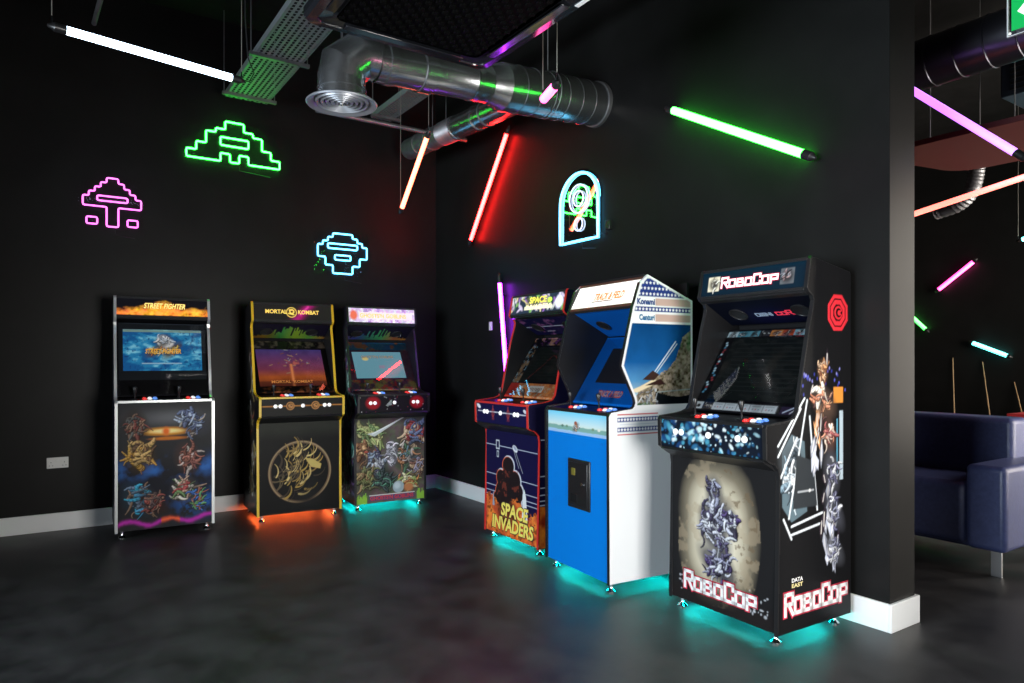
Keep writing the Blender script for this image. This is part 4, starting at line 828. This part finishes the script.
# --- yellow-edged fighting machine
def mk_front(c):
    c.fill((.006, .0062, .006)); n = fbm(c.U, c.V, 10, 3); c.mix(np.clip((c.V - .62) * 8, 0, .8) * (.4 + .6 * n), (.030, .032, .024)); cx, cy = c.w * .5, .345
    c.ring(cx, cy, .255, .012, (.16, .10, .06)); c.ring(cx, cy, .258, .004, (.36, .26, .14)); rd = random.Random(14)
    for k in range(80):      # sweeping gold strokes, no figure
        a = rd.uniform(0, 6.28); r0 = rd.uniform(.02, .235); x, y = cx - .05 + math.cos(a) * r0 * .8, cy - .02 + math.sin(a) * r0; b = rd.uniform(-.5, .9); p = (x, y)
        col = rd.choice([(.42, .27, .07), (.28, .18, .06), (.68, .5, .2), (.06, .045, .03), (.12, .09, .05)]); wv = rd.uniform(.002, .010)
        for s in range(7):
            b += .22; q = (p[0] + math.cos(b) * .018, p[1] + math.sin(b) * .018); c.line(p, q, wv * (1 - s / 9), col); p = q
    c.mix(np.exp(-(((c.U - .40) / .13) ** 2 + ((c.V - .10) / .07) ** 2)) * .9, (.012, .012, .012)); c.mix(np.exp(-(((c.U - .44) / .07) ** 2 + ((c.V - .22) / .08) ** 2)) * .8, (.012, .012, .012)); c.poly([(.38, .46), (.44, .45), (.52, .40), (.51, .36), (.43, .38)], (.55, .42, .13))
def mk_apron(c):
    c.fill((.008, .008, .007)); c.rect(0, c.w, .078, .088, (.45, .18, .04)); 
    for x in (.235, .445): c.ell(x, .083, .034, .034, (.10, .05, .02)); c.ring(x, .083, .031, .003, (.6, .27, .08)); c.ring(x + .004, .083, .016, .004, (.5, .22, .06)); c.line((x - .014, .09), (x + .012, .074), .004, (.6, .3, .1))
def mk_mar(c):
    c.fill((.014, .013, .012)); c.mix(np.exp(-((c.U - c.V * .9 - .36) / .045) ** 2), (.30, .01, .12)); c.line((.40, .05), (.47, .125), .006, (.75, .06, .35), .8, .02)
    cx, cy = c.w * .475, .07; c.ell(cx, cy, .046, .046, (.05, .02, .01)); c.ring(cx, cy, .043, .0035, (.85, .6, .12)); c.ring(cx + .003, cy + .008, .017, .006, (.85, .6, .12)); c.line((cx - .025, cy - .01), (cx + .02, cy - .02), .006, (.85, .6, .12)); c.line((cx - .02, cy + .022), (cx + .005, cy + .02), .005, (.85, .6, .12))
def bars(c, seed, pal, base=(.01, .008, .02)):
    c.fill(base); k = np.floor(c.U / .012); hgt = lat(k, k * .3, seed); m = (c.V < .03 + hgt * c.h * .75 * np.exp(-((c.U - c.w / 2) / .2) ** 2)); f = c.U / c.w
    col = np.stack([np.interp(f, np.linspace(0, 1, len(pal)), [p[i] for p in pal]) for i in range(3)], -1); c.I = np.where(m[..., None], col, c.I)
def mk_scr(c):
    t = c.V / c.h; n = fbm(c.U, c.V, 14, 4); c.I = np.stack([np.interp(t, [0, .25, .45, 1], [.10, .42, .20, .05]), np.interp(t, [0, .25, .45, 1], [.02, .09, .04, .035]), np.interp(t, [0, .25, .45, 1], [.01, .02, .08, .16])], -1) * (.7 + .6 * n[..., None])
    c.mix(np.exp(-((c.U - c.w / 2) / .012) ** 2) * (t < .6), (.8, .25, .08)); c.mix(np.exp(-((c.U - c.w * .55) / .07) ** 2 - ((t - .6) / .12) ** 2) * np.clip((fbm(c.U, c.V, 50, 3) - .35) * 3, 0, 1), (.5, .12, .1))
    rd = random.Random(4)
    for k in range(26): x, y = c.w * .5 + rd.gauss(0, .08), c.h * .68 + rd.gauss(0, .05); c.line((x, y), (x + rd.uniform(-.03, .03), y + rd.uniform(-.012, .012)), .004, rd.choice([(.35, .2, .12), (.3, .3, .35), (.2, .06, .05)]))
    c.rect(.0, c.w, 0, .05, (.05, .012, .01), .6)
def mk_bez(c):
    c.fill((.010, .008, .008)); n = fbm(c.U, c.V, 25, 3); c.mix((c.V > c.h - .075) * np.clip((n - .4) * 4, 0, 1), (.22, .18, .14)); c.ell(c.w / 2, c.h - .04, .03, .035, (.01, .01, .01)); c.mix((c.V < .06) * np.clip((n - .5) * 6, 0, 1), (.25, .08, .03))
G = cabinet('yellow edged black cabinet with a gold ring on its front, lit orange below', .691, -1.665, R(90 - 2.79), .357, STD, M['yellow'], 22, glow=G_oran, left_art=lambda c: (c.fill((.010, .010, .011)), [c.blobs(.36 + .1 * (k % 2), .25 + .27 * k, .12, .13, [(.3, .22, .08), (.12, .10, .06), (.45, .42, .38), (.2, .05, .03)], k, 16) for k in range(6)]), apron=mk_apron, front=mk_front,
            marquee=dict(line=MQ, paint=mk_mar, mat=art_mat('marquee_gold', .3, .6, .6)), screen=(-.29, .29, .065, .455, mk_scr, art_mat('lit_screen_dusk', .15, .8, 0)), bezel=mk_bez,
            speaker=lambda c: bars(c, 3, [(.25, .08, .02), (.3, .2, .02), (.05, .3, .06), (.25, .4, .03), (.1, .3, .05), (.35, .15, .03)]))
gd = ink('gold_glow', (.9, .62, .12), .7)
letters('MORTAL', G['mm'], G['a3'] + Vector((-.24, 0, 0)) + G['md'] * .055, UX, G['md'], .185, .038, gd, .0015, .03); letters('KOMBAT', G['mm'], G['a3'] + Vector((.04, 0, 0)) + G['md'] * .055, UX, G['md'], .185, .038, gd, .0015, .03)
letters('MORTAL  KOMBAT', G['bz'], G['a'] + Vector((-.19, 0, 0)) + G['bd'] * .095, UX, G['bd'], .36, .028, ink('amber', (.75, .3, .08), .5), .0055, .02)

# --- knight platform machine in the corner
def g_front(c):
    n = fbm(c.U, c.V, 12, 3); n2 = fbm(c.U, c.V, 34, 8); c.I = np.stack([.06 + .10 * n, .05 + .10 * n2, .05 + .06 * n], -1)
    for x, y, rx, ry, pal, s in ((.15, .62, .15, .12, [(.3, .38, .14), (.5, .5, .22), (.16, .25, .1)], 1), (.10, .42, .10, .16, [(.35, .18, .08), (.5, .3, .15), (.2, .1, .05), (.45, .08, .05)], 2), (.55, .60, .12, .16, [(.55, .42, .26), (.3, .2, .12), (.35, .06, .06), (.12, .16, .26)], 3),
                                 (.46, .42, .11, .14, [(.12, .2, .22), (.4, .2, .1), (.1, .22, .12), (.5, .45, .4)], 4), (.18, .36, .09, .14, [(.2, .26, .34), (.4, .44, .46), (.08, .08, .14)], 5), (.58, .30, .08, .14, [(.45, .32, .2), (.2, .1, .07), (.3, .3, .36)], 6),
                                 (.10, .22, .10, .12, [(.25, .17, .08), (.1, .1, .05), (.18, .2, .08)], 7), (.50, .16, .12, .09, [(.35, .45, .15), (.5, .2, .08), (.7, .68, .4)], 9), (.28, .20, .10, .10, [(.08, .2, .14), (.04, .06, .06)], 10)): c.blobs(x, y, rx, ry, pal, s, 22, .33)
    c.ell(.335, .44, .055, .12, (.2, .2, .22)); c.blobs(.335, .44, .06, .13, [(.62, .64, .68), (.35, .36, .4), (.8, .8, .84)], 31, 20, .35)
    c.poly([(.10, .63), (.20, .655), (.46, .775), (.17, .605)], (.55, .6, .6)); c.line((.15, .63), (.45, .77), .005, (.8, .84, .84)); c.ell(.40, .13, .055, .055, (.32, .42, .45)); c.ell(.388, .142, .03, .03, (.5, .6, .62), 0, .7); c.ell(.50, .12, .045, .04, (.5, .2, .08), 0, .6)
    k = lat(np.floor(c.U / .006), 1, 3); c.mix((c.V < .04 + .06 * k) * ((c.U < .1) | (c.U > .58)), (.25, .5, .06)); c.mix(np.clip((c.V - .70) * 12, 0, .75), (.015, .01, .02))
    c.rect(.12, .56, .018, .068, (.10, .07, .16)); c.rect(.12, .56, .066, .074, (.65, .62, .6))
def g_apron(c):
    c.fill((.008, .006, .010)); rd = random.Random(1)
    for x in (.125, .545): c.ell(x, .083, .065, .055, (.32, .008, .015), 0, .4)
    for k in range(36): c.ell(rd.uniform(0, c.w), rd.uniform(0, c.h), .004, .005, rd.choice([(.3, .02, .06), (.15, .03, .15), (.5, .5, .5)]), 0, .8, .7)
    for k in range(4): c.line((.25 + k * .012, .06 + .012 * k), (.30, .065 + k * .013), .003, (.5, .55, .55))
def g_mar(c):
    n = fbm(c.U, c.V, 24, 3); n2 = fbm(c.U, c.V, 50, 4); c.I = np.stack([.35 + .5 * n, .30 + .4 * n2, .45 + .4 * n], -1); c.mix(np.clip((n2 - .55) * 6, 0, .9), (.95, .95, 1)); c.mix(np.clip((n - .6) * 7, 0, .8), (.3, .15, .45)); c.ell(.05, .07, .035, .045, (.7, .15, .08), 0, .5)
    c.rect(.10, c.w - .03, .035, .10, (.85, .8, .75), .75)
def g_scr(c): c.fill((.12, .30, .37)); c.mix(np.clip(c.V / c.h, 0, 1) * .3, (.16, .32, .42)); c.ell(.12, .22, .03, .02, (.6, .5, .2), 0, .5); c.rect(.24, .30, .11, .145, (.28, .2, .3), .7)
def g_bez(c):
    n = fbm(c.U, c.V, 18, 3); n2 = fbm(c.U, c.V, 40, 6); c.I = np.stack([.03 + .10 * n, .02 + .05 * n2, .04 + .10 * n2], -1); c.mix((c.V > c.h - .09) * 1., (.02, .10, .2)); c.mix((c.V > c.h - .09) * np.clip((n - .5) * 6, 0, 1), (.25, .10, .05)); c.mix((c.V < .12) * np.clip((n - .45) * 5, 0, 1), (.25, .25, .08)); c.mix((c.V < .12) * np.clip((n2 - .58) * 8, 0, 1), (.4, .06, .05))
def g_deck(c): n = fbm(c.U, c.V, 18, 5); c.I = np.stack([.02 + .05 * n, .02 + .03 * n, .03 + .04 * n], -1)
G = cabinet('cabinet with dense fantasy artwork and cyan floor glow, nearest the room corner', .707, -.833, R(90 - 3.32), .346, STD, M['black'], 22, side_m=mat('dark_plum_side', (.014, .010, .018), .35), glow=G_cyan, left_art=lambda c: (c.fill((.014, .010, .02)), [c.blobs(.36 + .1 * (k % 2), .2 + .27 * k, .16, .15, [(.10, .3, .25), (.12, .06, .18), (.3, .5, .42), (.2, .05, .08)], k, 16) for k in range(6)]), apron=g_apron, front=g_front,
            marquee=dict(line=MQ, paint=g_mar, mat=art_mat('marquee_pale', .3, .6, .4)), screen=(-.245, .245, .135, .435, g_scr, art_mat('lit_screen_teal', .15, 1.0, 0)), bezel=g_bez, top_art=g_deck,
            speaker=lambda c: bars(c, 7, [(.15, .1, .12), (.05, .08, .3), (.04, .2, .12), (.05, .3, .08), (.3, .1, .04), (.35, .16, .03)]))
letters("GHOSTS'N GOBLINS", G['mm'], G['a3'] + Vector((-.22, 0, 0)) + G['md'] * .045, UX, G['md'], .46, .045, ink('amber_lit', (.85, .45, .12), .9), .0015, .03)
letters("GHOSTS'N GOBLINS", G['fp'], (-.20, .006, .085), UX, UZ, .42, .038, ink('brick_red', (.55, .04, .05)), .0015, .03)
letters("GHOSTS'N GOBLINS", G['bz'], G['a'] + Vector((-.16, 0, 0)) + G['bd'] * .36, UX, G['bd'], .32, .032, ink('mustard', (.55, .32, .15), .4), .0055, .02)

# ------------------------------------------------------------------ lounge behind the wall end
sofa = thing('sofa', 'navy blue leather sofa with a broad square arm and steel leg behind the wall end', 'sofa', (4.0, 1.75, 0)); S = M['leather']
def cush(name, x0, x1, y0, y1, z0, z1, bv=.035):
    o = MB().box(x0 - 4.0, x1 - 4.0, y0 - 1.75, y1 - 1.75, z0, z1).build(name, S, sofa, bv, seg=5, angle=60); return o
cush('armrest', 4.585, 4.815, 1.36, 2.15, .17, .70); cush('armrest', 2.65, 2.88, 1.36, 2.15, .17, .70)
cush('sofa_frame', 2.885, 4.58, 1.44, 2.1, .16, .30, .02); cush('seat_cushion', 2.89, 4.58, 1.38, 1.93, .18, .575, .045)
cush('backrest', 2.80, 4.66, 1.88, 2.14, .36, .965, .04)
for x in (2.72, 4.725):
    for y in (1.46, 2.07):
        MB().box(x - .06 - 4.0, x + .04 - 4.0, y - .03 - 1.75, y + .03 - 1.75, .162, .17).add([], []).build('leg_plate', M['steel'], sofa)
        MB().box(x - .03 - 4.0, x + .03 - 4.0, y - .008 - 1.75, y + .008 - 1.75, 0, .164).build('sofa_leg', M['steel'], sofa, .001)
pt = thing('pool_table', 'dark pool table with a red cloth standing behind the sofa', 'pool table', (4.5, 5.8, 0))
box('table_cloth', -1.0, 1.0, -.6, .6, .755, .77, M['redcloth'], pt); mb = MB()
for a_ in ((-1.1, 1.1, -.72, -.6), (-1.1, 1.1, .6, .72), (-1.1, -.98, -.6, .6), (.98, 1.1, -.6, .6)): mb.box(*a_, .74, .79)
mb.build('cushion_rail', M['redcloth'], pt, .01); box('table_body', -1.0, 1.0, -.62, .62, .52, .745, M['darkwood'], pt, .01)
box('ball_return', -1.06, -.90, -.66, -.625, .40, .56, M['socket'], pt, .005)
for x in (-.9, .9):
    for y in (-.52, .52): box('table_leg', x - .08, x + .08, y - .08, y + .08, 0, .53, M['darkwood'], pt, .01)
for lab, x, dx in (('leftmost of the pale cues leaning behind the sofa', 2.03, .12), ('second pale cue leaning behind the sofa, middle of the three', 2.40, .24), ('rightmost, shortest looking pale cue at the frame edge', 2.77, .30)):
    h_ = 1.40 if x < 2.2 else (1.34 if x < 2.6 else 1.08)
    t = thing('pool_cue', lab, 'cue', (x + dx, 6.80, 0), 0, 'cues leaning on the far wall')
    MB().tube([(0, 0, 0), (-dx * .5, .09, h_ * .5)], [.010, .008], 10).build('cue_butt', M['cue'], t); MB().tube([(-dx * .5, .09, h_ * .5), (-dx, .185, h_)], [.008, .005], 10).build('cue_shaft', M['cue'], t)
ld = thing('lounge_duct', 'dark spiral duct crossing the ceiling of the lounge behind the wall end', 'duct', (5.0, 1.5, 3.38))
mb = MB(); ringed(mb, (-2.4, 0, 0), (3.0, 0, 0), .165, .17, .005); mb.build('spiral_duct', mat('dark_steel_duct', (.11, .11, .13), .34, .9), ld)
for x in (-.9, 1.2):
    MB().tube([(x, .17 * math.cos(R(k)), .17 * math.sin(R(k))) for k in range(0, 360, 20)], .004, 6, closed=True).build('hanger_ring', M['galvd'], ld); MB().tube([(x, 0, .17), (x, 0, ZC - 3.38)], .004, 6).build('hanger_rod', M['galvd'], ld)
rf = thing('ceiling_raft', 'ceiling raft coloured as if lit red, with a rounded corner under the lounge duct', 'ceiling panel', (4.9, 2.25, 2.9))
P = [(-1.9, -.52), (.3, -.52), (.3, .52), (-.75, .52)] + [(-.75 - .25 * math.sin(R(k)), .27 + .25 * math.cos(R(k))) for k in range(15, 90, 15)] + [(-1.05, .0), (-1.9, .0)]
MB().prism(P, lambda a, b, z: (a, b, z), 0, .04).build('raft_board', M['redlit'], rf, .004, smooth=False)
for x, y in ((-.8, -.3), (.2, -.3), (-.5, .35), (.2, .35)): MB().tube([(x, y, .04), (x, y, ZC - 2.9)], .004, 6).build('hanger_rod', M['galvd'], rf)
fd = thing('flexible_hose', 'grey flexible hose curving down under the red lit ceiling raft', 'hose', (3.98, 3.0, 2.75)); pts = []; rr = []
hp = [Vector(p) for p in ((.02, 0, .34), (.0, 0, .26), (-.01, 0, .15), (-.05, 0, .02), (-.16, .02, -.06), (-.34, .04, -.09))]
for i in range(46):
    k = i / 45 * 5; a_ = min(4, int(k)); f_ = k - a_; p0, p1, p2, p3 = hp[max(0, a_ - 1)], hp[a_], hp[a_ + 1], hp[min(5, a_ + 2)]
    pts.append(.5 * ((2 * p1) + (p2 - p0) * f_ + (2 * p0 - 5 * p1 + 4 * p2 - p3) * f_ ** 2 + (3 * p1 - p0 - 3 * p2 + p3) * f_ ** 3)); rr.append(.062 if i % 2 else .055)
MB().tube(pts, rr, 20).build('hose_body', M['galvd'], fd); MB().tube([(.02, 0, .32), (.02, 0, ZC - 2.75)], .004, 6).build('hanger_rod', M['galvd'], fd)
fc = thing('fan_coil_unit', 'dark blue grey box unit between the lounge duct and the raft', 'air conditioner', (4.50, 3.3, 3.62))
box('unit_casing', -.35, .35, -.3, .3, -.12, .28, mat('dark_slate_metal', (.03, .04, .06), .4, .3), fc, .01)
mb = MB()
for k in range(7): mb.box(-.28, .28, -.306, -.30, -.08 + k * .045, -.06 + k * .045)
mb.build('unit_louvres', M['blackp'], fc, smooth=False)
for x in (-.3, .3): MB().tube([(x, 0, .28), (x, 0, ZC - 3.42)], .005, 6).build('hanger_rod', M['galvd'], fc)
# emergency exit sign
ex = thing('exit_sign', 'green exit sign with a white arrow in a clear frame at the top right', 'exit sign', (5.185, .4, 2.925))
i_g = mat('sign_green', (.0, .3, .06), .4, emit=(.0, .36, .07), es=.9); i_ar = mat('sign_white', (.8, .8, .8), .4, emit=(.9, 1, .9), es=.8)
MB().box(0, .42, -.004, .004, 0, .22).build('acrylic_plate', M['acrylic'], ex, smooth=False); MB().box(.02, .40, -.007, -.004, .025, .195).build('green_face', i_g, ex, smooth=False)
mb = MB(); mb.box(0, .006, -.006, .006, 0, .22); mb.box(.006, .42, -.006, .006, 0, .005); mb.build('sign_edge', M['white'], ex, smooth=False)
MB().prism([(.045, .11), (.095, .16), (.095, .13), (.17, .13), (.17, .09), (.095, .09), (.095, .06)], lambda a, b, y: (a, y, b), -.0095, -.007).build('arrow', i_ar, ex, smooth=False)
for x in (.013, .407):
    for z in (.014, .206): MB().lathe([(0, .006), (.004, .006), (.005, 0)], (x, -.004, z), (0, -1, 0), 12).build('screw_cap', i_ar, ex)
for x in (.02, .40): MB().tube([(x, 0, .22), (x, 0, ZC - 2.925)], .003, 6).build('hanger_rod', M['wire'], ex)
